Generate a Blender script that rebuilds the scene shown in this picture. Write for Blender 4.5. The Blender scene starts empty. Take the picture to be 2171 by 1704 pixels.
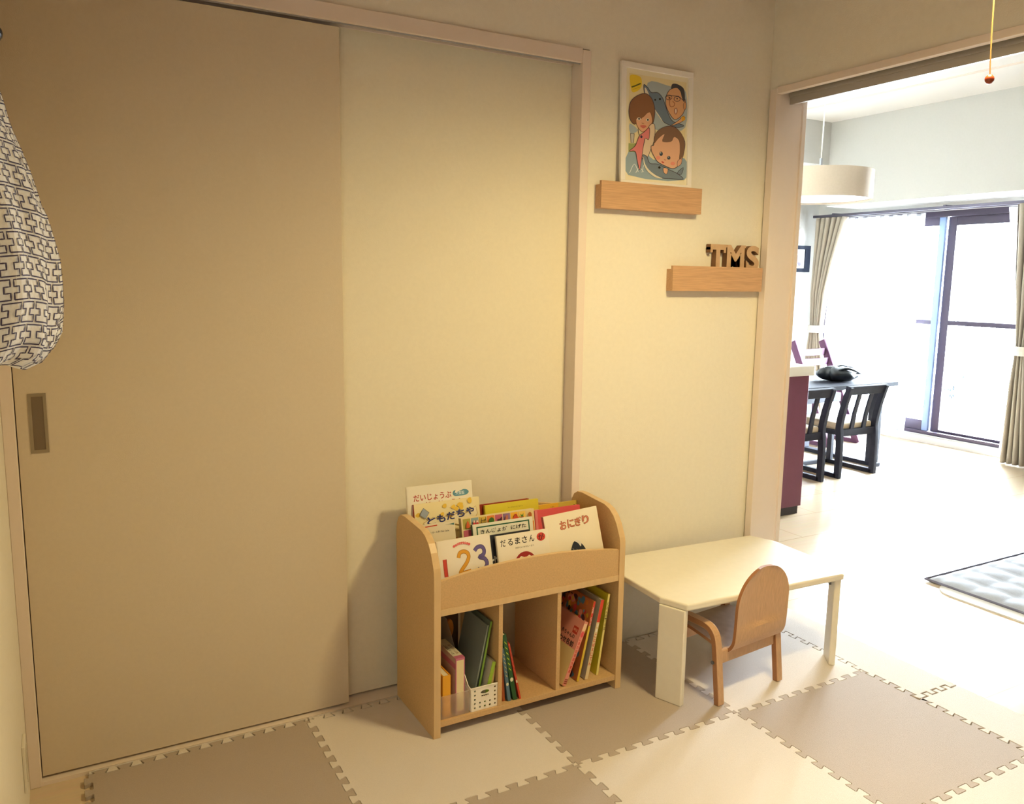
import bpy, bmesh, math, random
from mathutils import Vector, Matrix, Euler
random.seed(7)
S = bpy.context.scene
COL = S.collection
PI = math.pi

# ------------------------------------------------------------------ camera
cam_d = bpy.data.cameras.new('camera'); cam = bpy.data.objects.new('camera', cam_d); COL.objects.link(cam)
S.camera = cam
cam_d.sensor_width = 36; cam_d.sensor_fit = 'HORIZONTAL'; cam_d.lens = 36 * 1732.4 / 2171
cam_d.clip_start = 0.02; cam_d.clip_end = 200
YAW, PIT, ROL = 0.5098, -0.1483, 0.0154
fw = Vector((math.sin(YAW)*math.cos(PIT), math.cos(YAW)*math.cos(PIT), math.sin(PIT)))
r0 = Vector((math.cos(YAW), -math.sin(YAW), 0)); u0 = r0.cross(fw)
rr = r0*math.cos(ROL) + u0*math.sin(ROL); uu = -r0*math.sin(ROL) + u0*math.cos(ROL)
M3 = Matrix((rr, uu, -fw)).transposed()
cam.matrix_world = Matrix.Translation((-1.2048, -1.7438, 1.3364)) @ M3.to_4x4()

# ------------------------------------------------------------------ world, lights, exposure
S.view_settings.view_transform = 'Standard'; S.view_settings.look = 'None'
S.view_settings.gamma = 1; S.view_settings.use_curve_mapping = False
S.view_settings.exposure = 0.0
W = bpy.data.worlds.new('sky'); S.world = W; W.use_nodes = True
nt = W.node_tree; bg = nt.nodes['Background']
bg.inputs['Color'].default_value = (0.82, 0.91, 1.0, 1); bg.inputs['Strength'].default_value = 380.0

def area(name, loc, rot, sx, sy, power, color, portal=False, shape='RECTANGLE'):
    l = bpy.data.lights.new(name, 'AREA'); l.shape = shape; l.size = sx
    if shape == 'RECTANGLE': l.size_y = sy
    l.energy = power; l.color = color
    o = bpy.data.objects.new(name, l); o.location = loc; o.rotation_euler = rot; COL.objects.link(o)
    if portal: l.cycles.is_portal = True
    return o
LAMP = (0.49, -0.685)
sl = bpy.data.lights.new('ceiling_lamp_light', 'SPOT'); sl.energy = 150; sl.color = (1.0, 0.80, 0.39)
sl.spot_size = math.radians(176); sl.spot_blend = 0.75; sl.shadow_soft_size = 0.13
so = bpy.data.objects.new('ceiling_lamp_light', sl); so.location = (LAMP[0], LAMP[1], 2.14); COL.objects.link(so)
# sky portal at the living-room window (sampling aid for the sky, no light of their own)
area('window_portal', (5.56, 2.68, 1.02), (0, PI/2, 0), 1.9, 2.3, 1, (1, 1, 1), True)

# ------------------------------------------------------------------ materials
def lin(c):
    return tuple(((x/255)/12.92 if x/255 <= 0.04045 else ((x/255+0.055)/1.055)**2.4) for x in c) + (1,)
MATS = {}
def mat(name, col, rough=0.6, var=0.0, vscale=30, bump=0.0, bscale=200, metal=0, spec=0.5, stretch=None, alpha=None, sheen=0, coat=0, trans=0):
    if name in MATS: return MATS[name]
    m = bpy.data.materials.new(name); m.use_nodes = True; n = m.node_tree.nodes; L = m.node_tree.links
    b = n['Principled BSDF']; c = lin(col)
    b.inputs['Base Color'].default_value = c; b.inputs['Roughness'].default_value = rough
    b.inputs['Metallic'].default_value = metal; b.inputs['Specular IOR Level'].default_value = spec
    b.inputs['Coat Weight'].default_value = coat
    if alpha is not None: b.inputs['Alpha'].default_value = alpha
    if trans: b.inputs['Transmission Weight'].default_value = trans
    tc = n.new('ShaderNodeTexCoord'); mp = n.new('ShaderNodeMapping'); L.new(tc.outputs['Object'], mp.inputs[0])
    if stretch: mp.inputs['Scale'].default_value = stretch
    nz = n.new('ShaderNodeTexNoise'); nz.inputs['Scale'].default_value = vscale; nz.inputs['Detail'].default_value = 5
    L.new(mp.outputs[0], nz.inputs['Vector'])
    if var:
        cr = n.new('ShaderNodeValToRGB'); e = cr.color_ramp.elements
        e[0].position = 0.3; e[1].position = 0.7
        e[0].color = tuple(x*(1-var) for x in c[:3]) + (1,); e[1].color = tuple(min(1, x*(1+var*0.6)) for x in c[:3]) + (1,)
        L.new(nz.outputs['Fac'], cr.inputs[0]); L.new(cr.outputs[0], b.inputs['Base Color'])
    if bump:
        n2 = n.new('ShaderNodeTexNoise'); n2.inputs['Scale'].default_value = bscale; n2.inputs['Detail'].default_value = 3
        L.new(mp.outputs[0], n2.inputs['Vector'])
        bp = n.new('ShaderNodeBump'); bp.inputs['Strength'].default_value = bump; bp.inputs['Distance'].default_value = 0.002
        L.new(n2.outputs['Fac'], bp.inputs['Height']); L.new(bp.outputs[0], b.inputs['Normal'])
    MATS[name] = m; return m
def C(col, rough=0.55):
    return mat('ink_%d_%d_%d' % tuple(col), col, rough)

wall_m = mat('cream_wallpaper', (238, 232, 216), 0.85, 0.02, 60, 0.35, 260)
door_m = mat('beige_door_sheet', (214, 200, 176), 0.6, 0.02, 90, 0.15, 400)
rdoor_m = mat('pale_door_sheet', (232, 224, 202), 0.6, 0.02, 90, 0.15, 400)
trim_m = mat('cream_trim', (234, 220, 208), 0.5, 0.01, 40)
white_wall = mat('white_wallpaper', (196, 195, 190), 0.85, 0.015, 60, 0.3, 260)
ceil_m = mat('ceiling_paper', (240, 238, 234), 0.9, 0.01, 60, 0.2, 260)
dark_m = mat('dark_gap', (48, 42, 46), 0.6)
alu_m = mat('aluminium', (176, 180, 188), 0.3, metal=0.9)
greytrim_m = mat('grey_track_board', (176, 168, 160), 0.5)
birch_m = mat('particle_board_wood', (208, 172, 122), 0.5, 0.10, 220, 0.08, 500)
birch_edge = mat('board_edging', (216, 184, 136), 0.42, 0.06, 60, stretch=(1, 1, 0.1))
ledge_m = mat('ash_veneer', (206, 164, 124), 0.5, 0.16, 22, 0.1, 120, stretch=(0.6, 8, 14))
chairwood_m = mat('light_plywood', (206, 166, 126), 0.45, 0.12, 40, stretch=(8, 8, 0.8))
chairedge_m = mat('plywood_edge', (164, 112, 72), 0.55, 0.25, 90, stretch=(4, 4, 40))
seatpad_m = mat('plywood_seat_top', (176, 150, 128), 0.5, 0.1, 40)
table_m = mat('cream_painted_board', (240, 234, 216), 0.38, 0.02, 40)
mat_cream = mat('cream_foam', (222, 213, 204), 0.85, 0.04, 400, 0.5, 700)
mat_tan = mat('taupe_foam', (181, 167, 154), 0.85, 0.06, 400, 0.5, 700)
brown_m = mat('dark_chair_wood', (36, 38, 50), 0.65, 0.2, 30, spec=0.2)
redbrown_m = mat('maroon_gloss_panel', (108, 62, 78), 0.4, 0.05, 20, spec=0.25)
counter_m = mat('white_counter', (240, 236, 226), 0.3)
frame_dark = mat('dark_sash_metal', (52, 44, 60), 0.4, metal=0.3)
frame_glare = mat('glare_tinted_sash_metal', (120, 140, 175), 0.35, metal=0.5)  # sash stile with the bluish window glare put into its colour
curtain_m = mat('beige_curtain_cloth', (160, 150, 136), 0.9, 0.06, 200, 0.2, 500)
rope_m = mat('tan_cord', (196, 150, 92), 0.7)
bead_m = mat('red_wood_bead', (150, 62, 36), 0.3)
page_m = mat('page_paper', (238, 226, 196), 0.8, 0.05, 400, stretch=(1, 60, 1))
plastic_m = mat('white_plastic', (240, 234, 220), 0.35)

def sheer_mat(name, col, t):
    m = bpy.data.materials.new(name); m.use_nodes = True; n = m.node_tree.nodes; L = m.node_tree.links
    for x in list(n):
        if x.type != 'OUTPUT_MATERIAL': n.remove(x)
    out = [x for x in n if x.type == 'OUTPUT_MATERIAL'][0]
    d = n.new('ShaderNodeBsdfDiffuse'); d.inputs[0].default_value = lin(col)
    tl = n.new('ShaderNodeBsdfTranslucent'); tl.inputs[0].default_value = lin(col)
    tp = n.new('ShaderNodeBsdfTransparent')
    a = n.new('ShaderNodeMixShader'); a.inputs[0].default_value = 0.7; L.new(d.outputs[0], a.inputs[1]); L.new(tl.outputs[0], a.inputs[2])
    b = n.new('ShaderNodeMixShader'); b.inputs[0].default_value = t; L.new(a.outputs[0], b.inputs[1]); L.new(tp.outputs[0], b.inputs[2])
    L.new(b.outputs[0], out.inputs[0]); return m
sheer_m = sheer_mat('sheer_white_voile', (248, 248, 248), 0.55)
frost_m = sheer_mat('frosted_clear_plastic', (240, 232, 226), 0.68)
shade_m = mat('cream_lampshade_cloth', (196, 180, 160), 0.9, .03, 80)

def glass_mat():
    m = bpy.data.materials.new('window_glass'); m.use_nodes = True; n = m.node_tree.nodes; L = m.node_tree.links
    for x in list(n):
        if x.type != 'OUTPUT_MATERIAL': n.remove(x)
    out = [x for x in n if x.type == 'OUTPUT_MATERIAL'][0]
    tp = n.new('ShaderNodeBsdfTransparent'); tp.inputs[0].default_value = (0.94, 0.96, 0.97, 1)
    g = n.new('ShaderNodeBsdfGlossy'); g.inputs['Roughness'].default_value = 0.02
    fr = n.new('ShaderNodeFresnel'); fr.inputs[0].default_value = 1.3
    mx = n.new('ShaderNodeMixShader'); L.new(fr.outputs[0], mx.inputs[0]); L.new(tp.outputs[0], mx.inputs[1]); L.new(g.outputs[0], mx.inputs[2])
    L.new(mx.outputs[0], out.inputs[0]); return m
glass_m = glass_mat()
def emit_mat(name, col, s):
    m = bpy.data.materials.new(name); m.use_nodes = True; n = m.node_tree.nodes
    b = n['Principled BSDF']; b.inputs['Base Color'].default_value = lin(col)
    b.inputs['Emission Color'].default_value = lin(col); b.inputs['Emission Strength'].default_value = s
    return m

def floor_mat():
    m = bpy.data.materials.new('pale_plank_floor'); m.use_nodes = True; n = m.node_tree.nodes; L = m.node_tree.links
    b = n['Principled BSDF']
    tc = n.new('ShaderNodeTexCoord')
    br = n.new('ShaderNodeTexBrick'); L.new(tc.outputs['Object'], br.inputs['Vector'])
    br.inputs['Scale'].default_value = 1.0; br.inputs['Brick Width'].default_value = 0.9; br.inputs['Row Height'].default_value = 0.30
    br.inputs['Mortar Size'].default_value = 0.0018; br.inputs['Mortar Smooth'].default_value = 0.1
    br.inputs['Color1'].default_value = lin((214, 192, 160)); br.inputs['Color2'].default_value = lin((222, 202, 172)); br.inputs['Mortar'].default_value = lin((180, 155, 122))
    mp = n.new('ShaderNodeMapping'); mp.inputs['Scale'].default_value = (1.2, 30, 1); L.new(tc.outputs['Object'], mp.inputs[0])
    nz = n.new('ShaderNodeTexNoise'); nz.inputs['Scale'].default_value = 3; nz.inputs['Detail'].default_value = 6; L.new(mp.outputs[0], nz.inputs['Vector'])
    mx = n.new('ShaderNodeMix'); mx.data_type = 'RGBA'; mx.blend_type = 'MULTIPLY'; mx.inputs[0].default_value = 0.15
    L.new(br.outputs['Color'], mx.inputs[6]); L.new(nz.outputs['Color'], mx.inputs[7]); L.new(mx.outputs[2], b.inputs['Base Color'])
    b.inputs['Roughness'].default_value = 0.22; b.inputs['Coat Weight'].default_value = 0.3; b.inputs['Coat Roughness'].default_value = 0.12
    return m
floor_m = floor_mat()

# ------------------------------------------------------------------ mesh helpers
class MB:
    def __init__(s): s.v = []; s.f = []; s.m = []
    def add(s, vs, fs, m):
        o = len(s.v); s.v += [tuple(v) for v in vs]
        for f in fs: s.f.append(tuple(i+o for i in f)); s.m.append(m)
        return s
    def box(s, a, b, m, T=None):
        x0, y0, z0 = a; x1, y1, z1 = b
        vs = [Vector(p) for p in ((x0,y0,z0),(x1,y0,z0),(x1,y1,z0),(x0,y1,z0),(x0,y0,z1),(x1,y0,z1),(x1,y1,z1),(x0,y1,z1))]
        if T is not None: vs = [T @ v for v in vs]
        return s.add(vs, [(0,3,2,1),(4,5,6,7),(0,1,5,4),(1,2,6,5),(2,3,7,6),(3,0,4,7)], m)
    def prism(s, poly, ax, d0, d1, m, T=None, m_side=None):
        def P(p, d):
            v = Vector({'x': (d, p[0], p[1]), 'y': (p[0], d, p[1]), 'z': (p[0], p[1], d)}[ax]); return T @ v if T is not None else v
        n = len(poly); o = len(s.v)
        s.v += [tuple(P(p, d0)) for p in poly] + [tuple(P(p, d1)) for p in poly]
        s.f += [tuple(range(o, o+n))[::-1], tuple(range(o+n, o+2*n))]; s.m += [m, m]
        for i in range(n):
            j = (i+1) % n; s.f.append((o+i, o+j, o+n+j, o+n+i)); s.m.append(m_side or m)
        return s
    def tube(s, pts, r, m, n=8, sq=None):
        pts = [Vector(p) for p in pts]; R = r if isinstance(r, (list, tuple)) else [r]*len(pts)
        rings = []; up = None
        for i, p in enumerate(pts):
            t = (pts[min(i+1, len(pts)-1)] - pts[max(i-1, 0)]).normalized()
            if up is None: up = t.orthogonal().normalized()
            else: up = (up - t*up.dot(t)).normalized()
            w = t.cross(up); rings.append([p + (up*math.cos(2*PI*k/n) + w*math.sin(2*PI*k/n))*R[i] for k in range(n)])
        vs = [v for q in rings for v in q]; fs = []
        for i in range(len(pts)-1):
            for k in range(n): fs.append((i*n+k, i*n+(k+1) % n, (i+1)*n+(k+1) % n, (i+1)*n+k))
        fs.append(tuple(range(n))[::-1]); fs.append(tuple(range((len(pts)-1)*n, len(pts)*n)))
        return s.add(vs, fs, m)
    def lathe(s, prof, m, c=(0, 0, 0), n=32, caps=True):
        vs = []; fs = []
        for r, z in prof:
            for k in range(n): vs.append((c[0]+r*math.cos(2*PI*k/n), c[1]+r*math.sin(2*PI*k/n), c[2]+z))
        for i in range(len(prof)-1):
            for k in range(n): fs.append((i*n+k, i*n+(k+1) % n, (i+1)*n+(k+1) % n, (i+1)*n+k))
        if caps: fs.append(tuple(range(n))[::-1]); fs.append(tuple(range((len(prof)-1)*n, len(prof)*n)))
        return s.add(vs, fs, m)
    def grid(s, fn, nu, nv, m, closed=False):
        vs = [fn(i/nu, j/nv) for j in range(nv+1) for i in range(nu + (0 if closed else 1))]
        w = nu if closed else nu+1; fs = []
        for j in range(nv):
            for i in range(nu):
                k = (i+1) % w if closed else i+1
                fs.append((j*w+i, j*w+k, (j+1)*w+k, (j+1)*w+i))
        return s.add(vs, fs, m)
    def text(s, body, size, m, fn, bold=0.0, fit=None, shear=0.0):
        """text outline as flat mesh; fn maps (u, v) to a point; fit=(w, h) scales it to that box"""
        cu = bpy.data.curves.new('t', 'FONT'); cu.body = body; cu.size = size; cu.offset = bold*size; cu.resolution_u = 3
        cu.shear = shear
        ob = bpy.data.objects.new('t', cu); COL.objects.link(ob); bpy.context.view_layer.update()
        me = ob.evaluated_get(bpy.context.evaluated_depsgraph_get()).to_mesh()
        vs = [v.co.copy() for v in me.vertices]; fs = [tuple(p.vertices) for p in me.polygons]
        bpy.data.objects.remove(ob); bpy.data.curves.remove(cu)
        if not vs: return s
        x0 = min(v.x for v in vs); x1 = max(v.x for v in vs); y0 = min(v.y for v in vs); y1 = max(v.y for v in vs)
        sx = sy = 1
        if fit: sx = fit[0]/(x1-x0); sy = fit[1]/(y1-y0)
        return s.add([fn((v.x-x0)*sx, (v.y-y0)*sy) for v in vs], fs, m)
    def build(s, name, parent=None, bevel=0, smooth=False, seg=2, loc=None, recalc=True):
        me = bpy.data.meshes.new(name); ms = []
        for m in s.m:
            if m not in ms: ms.append(m)
        vs = s.v
        o = bpy.data.objects.new(name, me)
        if parent is None and loc is None:
            c = Vector(((min(v[0] for v in vs)+max(v[0] for v in vs))/2, (min(v[1] for v in vs)+max(v[1] for v in vs))/2, min(v[2] for v in vs)))
            vs = [tuple(Vector(v)-c) for v in vs]; o.location = c
        elif parent is None:
            vs = [tuple(Vector(v)-Vector(loc)) for v in vs]; o.location = loc
        me.from_pydata(vs, [], s.f)
        for m in ms: me.materials.append(m)
        for p, m in zip(me.polygons, s.m): p.material_index = ms.index(m)
        if recalc:
            bm = bmesh.new(); bm.from_mesh(me); bmesh.ops.recalc_face_normals(bm, faces=bm.faces); bm.to_mesh(me); bm.free()
        if smooth:
            for p in me.polygons: p.use_smooth = True
            if smooth == 'auto':
                try: me.set_sharp_from_angle(angle=math.radians(40))
                except Exception: pass
        COL.objects.link(o)
        if parent is not None: o.parent = parent
        if bevel:
            b = o.modifiers.new('bevel', 'BEVEL'); b.width = bevel; b.segments = seg; b.limit_method = 'ANGLE'; b.angle_limit = math.radians(35)
            b.harden_normals = False
        return o
def tag(o, label=None, cat=None, group=None, kind=None):
    if label: o['label'] = label
    if cat: o['category'] = cat
    if group: o['group'] = group
    if kind: o['kind'] = kind
    return o
def thing(name, label, cat, loc=(0, 0, 0), rot=(0, 0, 0), group=None):
    o = bpy.data.objects.new(name, None); o.empty_display_size = 0.05; COL.objects.link(o)
    o.location = loc; o.rotation_euler = rot if isinstance(rot, tuple) else (0, 0, rot)
    return tag(o, label, cat, group)
def struct(name, mb, parent=None, **k):
    o = mb.build(name, parent, **k)
    if parent is None: o['kind'] = 'structure'
    return o
def band(pts, w0, w1=None):
    """closed outline of a 2-D path with half widths"""
    n = len(pts); L = []; R = []
    for i, p in enumerate(pts):
        a = Vector(pts[max(i-1, 0)]); b = Vector(pts[min(i+1, n-1)]); t = (b-a).normalized(); q = Vector((-t.y, t.x))
        w = w0 if w1 is None else w0 + (w1-w0)*i/(n-1)
        L.append(tuple(Vector(p)+q*w)); R.append(tuple(Vector(p)-q*w))
    return L + R[::-1]
def cr(pts, n=6, closed=True):
    """Catmull-Rom smoothing of a 2-D/3-D point list"""
    P = [Vector(p) for p in pts]; N = len(P); out = []
    for i in range(N if closed else N-1):
        g = (lambda k: P[k % N]) if closed else (lambda k: P[max(0, min(N-1, k))])
        a, b, c, d = g(i-1), g(i), g(i+1), g(i+2)
        for j in range(n):
            t = j/n
            out.append(0.5*((2*b) + (c-a)*t + (2*a-5*b+4*c-d)*t*t + (3*b-a-3*c+d)*t**3))
    if not closed: out.append(P[-1])
    return [tuple(p) for p in out]
def arc(cx, cy, rx, ry, a0, a1, n=16):
    return [(cx+rx*math.cos(math.radians(a0+(a1-a0)*i/n)), cy+ry*math.sin(math.radians(a0+(a1-a0)*i/n))) for i in range(n+1)]

class Art:
    """flat printing on a surface: fn(u, v, h) -> point, layers stacked by tiny steps"""
    def __init__(s, mb, fn, step=0.00012): s.mb = mb; s.fn = fn; s.l = 1; s.st = step
    def poly(s, pts, col, smooth=0):
        if smooth: pts = cr(pts, smooth)
        h = s.l*s.st; s.l += 1
        s.mb.add([s.fn(p[0], p[1], h) for p in pts], [tuple(range(len(pts)))], C(col)); return s
    def line(s, pts, w, col, smooth=0, closed=False):
        if smooth: pts = cr(pts, smooth, closed)
        if closed: pts = list(pts) + [pts[0], pts[1]]
        b = band(pts, w/2); n = len(pts); h = s.l*s.st; s.l += 1
        s.mb.add([s.fn(p[0], p[1], h) for p in b], [(i, i+1, 2*n-2-i, 2*n-1-i) for i in range(n-1)], C(col)); return s
    def shape(s, pts, col, w, lcol, smooth=5):
        s.poly(pts, col, smooth); s.line(pts, w, lcol, smooth, True); return s
    def text(s, body, x, y, w, h, col, bold=0.01, shear=0, rot=0):
        hh = s.l*s.st; s.l += 1; c, q = math.cos(rot), math.sin(rot)
        s.mb.text(body, 1.0, C(col), lambda u, v: s.fn(x+u*c-v*q, y+u*q+v*c, hh), bold, (w, h), shear); return s

# ------------------------------------------------------------------ room shell
XL, YB, XR, YR, ZC = -1.335, 0.60, 1.20, -2.60, 2.42       # play room
XP = 1.348                                                # living-room side of the partition
LX, LY0, LY1, LZ = 5.35, -2.6, 3.92, 2.75                 # living room
ZF = -0.012
struct('floor', MB().box((XL-.1, YR-.1, ZF-.1), (LX+.15, LY1+.1, ZF), floor_m), loc=(0, 0, 0))
struct('wall_left', MB().box((XL-.1, YR, ZF), (XL, YB+.2, ZC+.1), wall_m))
b = MB()
b.box((0.378, YB, ZF), (XR, YB+.16, ZC), wall_m)
b.box((XL, YB, 2.085), (0.378, YB+.16, ZC), wall_m)
b.box((XL, YB+.16, ZF), (XR, YB+.2, ZC), wall_m)
struct('wall_back', b)
struct('wall_rear', MB().box((XL, YR-.1, ZF), (LX, YR, LZ), mat('tan_rear_wall', (120, 92, 66), .8)))
struct('ceiling', MB().box((XL, YR, ZC), (XP, YB+.2, ZC+.06), mat('cedar_ceiling_board', (166, 128, 84), .6, .1, 20, stretch=(1, 12, 1))))
b = MB()
b.box((XR, 0.58, ZF), (XP, LY1, LZ), wall_m)
b.box((XR, -2.05, 2.05), (XP, 0.58, LZ), wall_m)
b.box((XR, YR, ZF), (XP, -2.05, LZ), wall_m)
struct('wall_right', b)
# door frame round the sliding doors
b = MB()
b.box((-1.335, YB-.008, ZF), (-1.307, YB+.09, 2.085), trim_m)
struct('trim_1', b, bevel=.002)
b = MB()
b.box((0.345, YB-.010, ZF), (0.378, YB+.09, 2.080), trim_m)
struct('trim_2', b, bevel=.002)
b = MB()
b.box((-1.307, YB-.008, 2.040), (0.345, YB+.006, 2.083), trim_m)
b.box((-1.307, YB+.050, 2.043), (0.345, YB+.16, 2.083), trim_m)
b.box((-1.307, YB+.006, 2.062), (0.345, YB+.050, 2.083), dark_m)
b.box((-1.307, YB+.004, 2.036), (0.345, YB+.008, 2.062), alu_m)
b.box((-1.307, YB+.046, 2.040), (0.345, YB+.050, 2.062), trim_m)
struct('trim_3', b, bevel=.001)
b = MB()
b.box((-1.307, YB-.004, ZF), (0.345, YB+.10, -0.001), trim_m)
struct('trim_4', b)
# opening frame in the right wall
b = MB()
b.box((XR-.004, 0.566, ZF), (XP+.004, 0.584, 2.055), trim_m)
b.box((XR-.010, 0.558, ZF), (XR+.012, 0.590, 2.055), trim_m)
b.box((XP-.012, 0.558, ZF), (XP+.008, 0.590, 2.055), trim_m)
struct('trim_5', b, bevel=.0015)
b = MB()
b.box((XR-.008, -2.05, 2.036), (XR+.018, 0.558, 2.060), trim_m)
b.box((XR+.018, -2.05, 2.040), (XR+.034, 0.558, 2.060), alu_m)
b.box((XR+.034, -2.05, 2.050), (XR+.056, 0.558, 2.060), dark_m)
b.box((XR+.056, -2.05, 2.030), (XP+.006, 0.558, 2.060), greytrim_m); b.box((XR+.060, -2.05, 2.004), (XR+.074, 0.558, 2.030), greytrim_m)
struct('trim_6', b, bevel=.001)
b = MB(); b.box((XR+.002, -2.05, ZF), (XP-.002, -2.035, 2.03), trim_m); struct('trim_7', b)

# sliding closet doors
def slab(x0, x1, y0, y1, z0, z1, m): return MB().box((x0, y0, z0), (x1, y1, z1), m)
d1 = struct('door_1', slab(-1.305, -0.462, YB+.012, YB+.044, 0.006, 2.030, door_m), loc=(-0.88, YB+.012, 0.006), bevel=.0012)
hb = MB(); x0, x1, z0, z1 = -1.277+.88, -1.237+.88, .884-.006, 1.036-.006
hfr = mat('brushed_pull_frame', (150, 136, 112), 0.5)
hb.box((x0, -.0025, z0), (x1, -.0002, z0+.008), hfr); hb.box((x0, -.0025, z1-.008), (x1, -.0002, z1), hfr)
hb.box((x0, -.0025, z0+.008), (x0+.007, -.0002, z1-.008), hfr); hb.box((x1-.007, -.0025, z0+.008), (x1, -.0002, z1-.008), hfr)
pull_m = mat('grey_pull_cup', (124, 108, 88), 0.45, metal=0.4)
hb.box((x0+.007, -.0008, z0+.008), (x1-.007, -.0002, z1-.008), pull_m)
h = hb.build('door_pull', d1); h['label'] = 'grey metal recessed pull'
d2 = struct('door_2', slab(-0.55, 0.345, YB+.054, YB+.086, 0.006, 2.044, rdoor_m), bevel=.0012)

# ------------------------------------------------------------------ living room shell
struct('ceiling_living', MB().box((XP, LY0, LZ), (LX+.15, LY1+.1, LZ+.06), ceil_m))
bpy.data.objects['ceiling_living'].name = 'ceiling.001'
struct('trim_8', MB().box((4.225, LY0, LZ-.006), (4.255, 3.44, LZ), trim_m))
struct('wall_far', MB().box((XP, LY1, ZF), (LX+.15, LY1+.1, LZ), white_wall))
b = MB()
W1 = (1.58, 3.80); WZ = (0.055, 1.965)
b.box((LX, LY0, ZF), (LX+.15, LY1, WZ[0]), white_wall); b.box((LX, LY0, WZ[1]), (LX+.15, LY1, LZ), white_wall)
for a, c in ((LY0, W1[0]), (W1[1], LY1)): b.box((LX, a, WZ[0]), (LX+.15, c, WZ[1]), white_wall)
struct('wall_window', b)
struct('trim_9', MB().box((4.88, LY0, 2.027), (LX, 3.44, LZ), white_wall))        # beam over the window
struct('trim_10', MB().box((XP+.9, 3.44, 2.385), (LX, LY1, LZ), white_wall))      # beam along the far wall
struct('baseboard_window', MB().box((LX-.008, LY0, ZF), (LX, LY1, 0.045), mat('white_base', (240, 240, 238), .5)), bevel=.002)
struct('baseboard_far', MB().box((XP+.9, LY1-.008, ZF), (LX-.01, LY1, 0.045), MATS['white_base']), bevel=.002)

def window_unit(name, y0, y1):
    w = thing(name, None, None, ((LX+.05), (y0+y1)/2, WZ[0])); w['kind'] = 'structure'
    H = WZ[1]-WZ[0]; hw = (y1-y0)/2
    f = MB()
    f.box((-.02, -hw, 0), (.09, hw, .03), frame_dark); f.box((-.02, -hw, H-.05), (.09, hw, H), frame_dark)
    f.box((-.02, -hw, .03), (.09, -hw+.035, H-.05), frame_dark); f.box((-.02, hw-.035, .03), (.09, hw, H-.05), frame_dark)
    f.build('window_frame', w, bevel=.002)
    return w, H, hw
def sash(w, ya, yb, xo, H, hs, mA, mB_, rail=True, lo=.11, sw=.055, mR=None):
    s = MB(); t = .028; mR = mR or mA
    s.box((xo, ya, .03), (xo+t, ya+sw, H-.05), mA); s.box((xo, yb-sw, .03), (xo+t, yb, H-.05), mB_)
    s.box((xo, ya+sw, .03), (xo+t, yb-sw, lo), mR); s.box((xo, ya+sw, H-.12), (xo+t, yb-sw, H-.05), mR)
    if rail: s.box((xo, ya+sw, hs), (xo+t, yb-sw, hs+.04), mR)
    o = s.build('sash', w, bevel=.002)
    MB().box((xo+.010, ya+.05, lo-.01), (xo+.016, yb-.05, H-.11), glass_m).build('pane', o)
w, H, hw = window_unit('window_1', *W1)
cy = (W1[0]+W1[1])/2
sash(w, -hw+.035, 2.625-cy, .035, H, .955, frame_dark, frame_dark, lo=.05, sw=.075)
sash(w, 2.56-cy+.07, hw-.035, 0.0, H, .955, frame_glare, frame_dark, lo=.12, mR=frame_dark)

# ------------------------------------------------------------------ outside the window (balcony)
conc = mat('pale_concrete', (206, 204, 200), .9, .05, 20)
struct('balcony_floor', MB().box((5.5, -2.6, -.2), (7.2, 4.6, -.08), conc))
bpy.data.objects['balcony_floor'].name = 'floor.001'
struct('balcony_roof', MB().box((5.5, -2.6, 2.30), (7.3, 4.6, 2.45), conc))
bpy.data.objects['balcony_roof'].name = 'ceiling.002'
BR = thing('balcony_railing', 'thin white metal railing along the outer edge of the balcony', 'railing', (7.1, 1.0, -.08))
railw = mat('white_rail_paint', (226, 226, 226), .4)
for z in (.06, 1.12): b = MB(); b.box((-.02, -3.6, z), (.02, 3.6, z+.04), railw); b.build('rail', BR, bevel=.003)
for k in range(49): b = MB(); b.box((-.006, -3.6+k*.15, .10), (.006, -3.588+k*.15, 1.12), railw); b.build('baluster', BR)
shade_cloth = sheer_mat('grey_beige_shade_cloth', (226, 220, 216), 0.15)
rodm = mat('white_pole', (225, 225, 225), .4)
t = MB(); t.tube([(6.2, 1.9, 1.86), (6.2, 3.5, 1.86)], .014, rodm); t.tube([(6.2, 1.9, 1.80), (6.2, 3.5, 1.80)], .006, rodm)
for yy in (1.9, 3.5): t.tube([(6.2, yy, 2.4), (6.2, yy, 1.84)], .01, rodm)
tag(t.build('laundry_pole'), 'white laundry pole hanging outside above the grey shade cloths', 'pole')
def cloth(y0, y1, z0, z1, x, amp=.006):
    c = MB()
    c.grid(lambda u, v: (x+amp*math.sin(u*17)+.0025*math.sin(v*9), y0+(y1-y0)*u, z0+(z1-z0)*v), 30, 10, shade_cloth)
    c.box((x-.006, y0, z0+(z1-z0)*.52), (x+.006, y1, z0+(z1-z0)*.535), shade_cloth)
    return c
o = cloth(3.01, 3.16, .98, 1.79, 6.2).build('shade_cloth', recalc=False); tag(o, 'narrow grey shade cloth outside the glass, left of the slit', 'cloth'); o.modifiers.new('th', 'SOLIDIFY').thickness = .003
o = cloth(2.30, 2.955, .98, 1.79, 6.2).build('shade_cloth', recalc=False); tag(o, 'wide grey shade cloth outside the glass, right of the slit', 'cloth'); o.modifiers.new('th', 'SOLIDIFY').thickness = .003
bx = thing('storage_box', 'plain beige storage box standing on the balcony outside the glass door', 'box', (6.22, 2.93, -.08))
MB().box((-.12, -.17, 0), (.12, .17, .31), mat('beige_box', (84, 76, 70), .8, .08, 30)).build('body', bx, bevel=.006)
MB().box((-.125, -.175, .31), (.125, .175, .325), MATS['beige_box']).build('lid', bx, bevel=.004)
leaf_m = mat('blue_grey_leaf', (30, 44, 58), .6, .3, 20)
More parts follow.
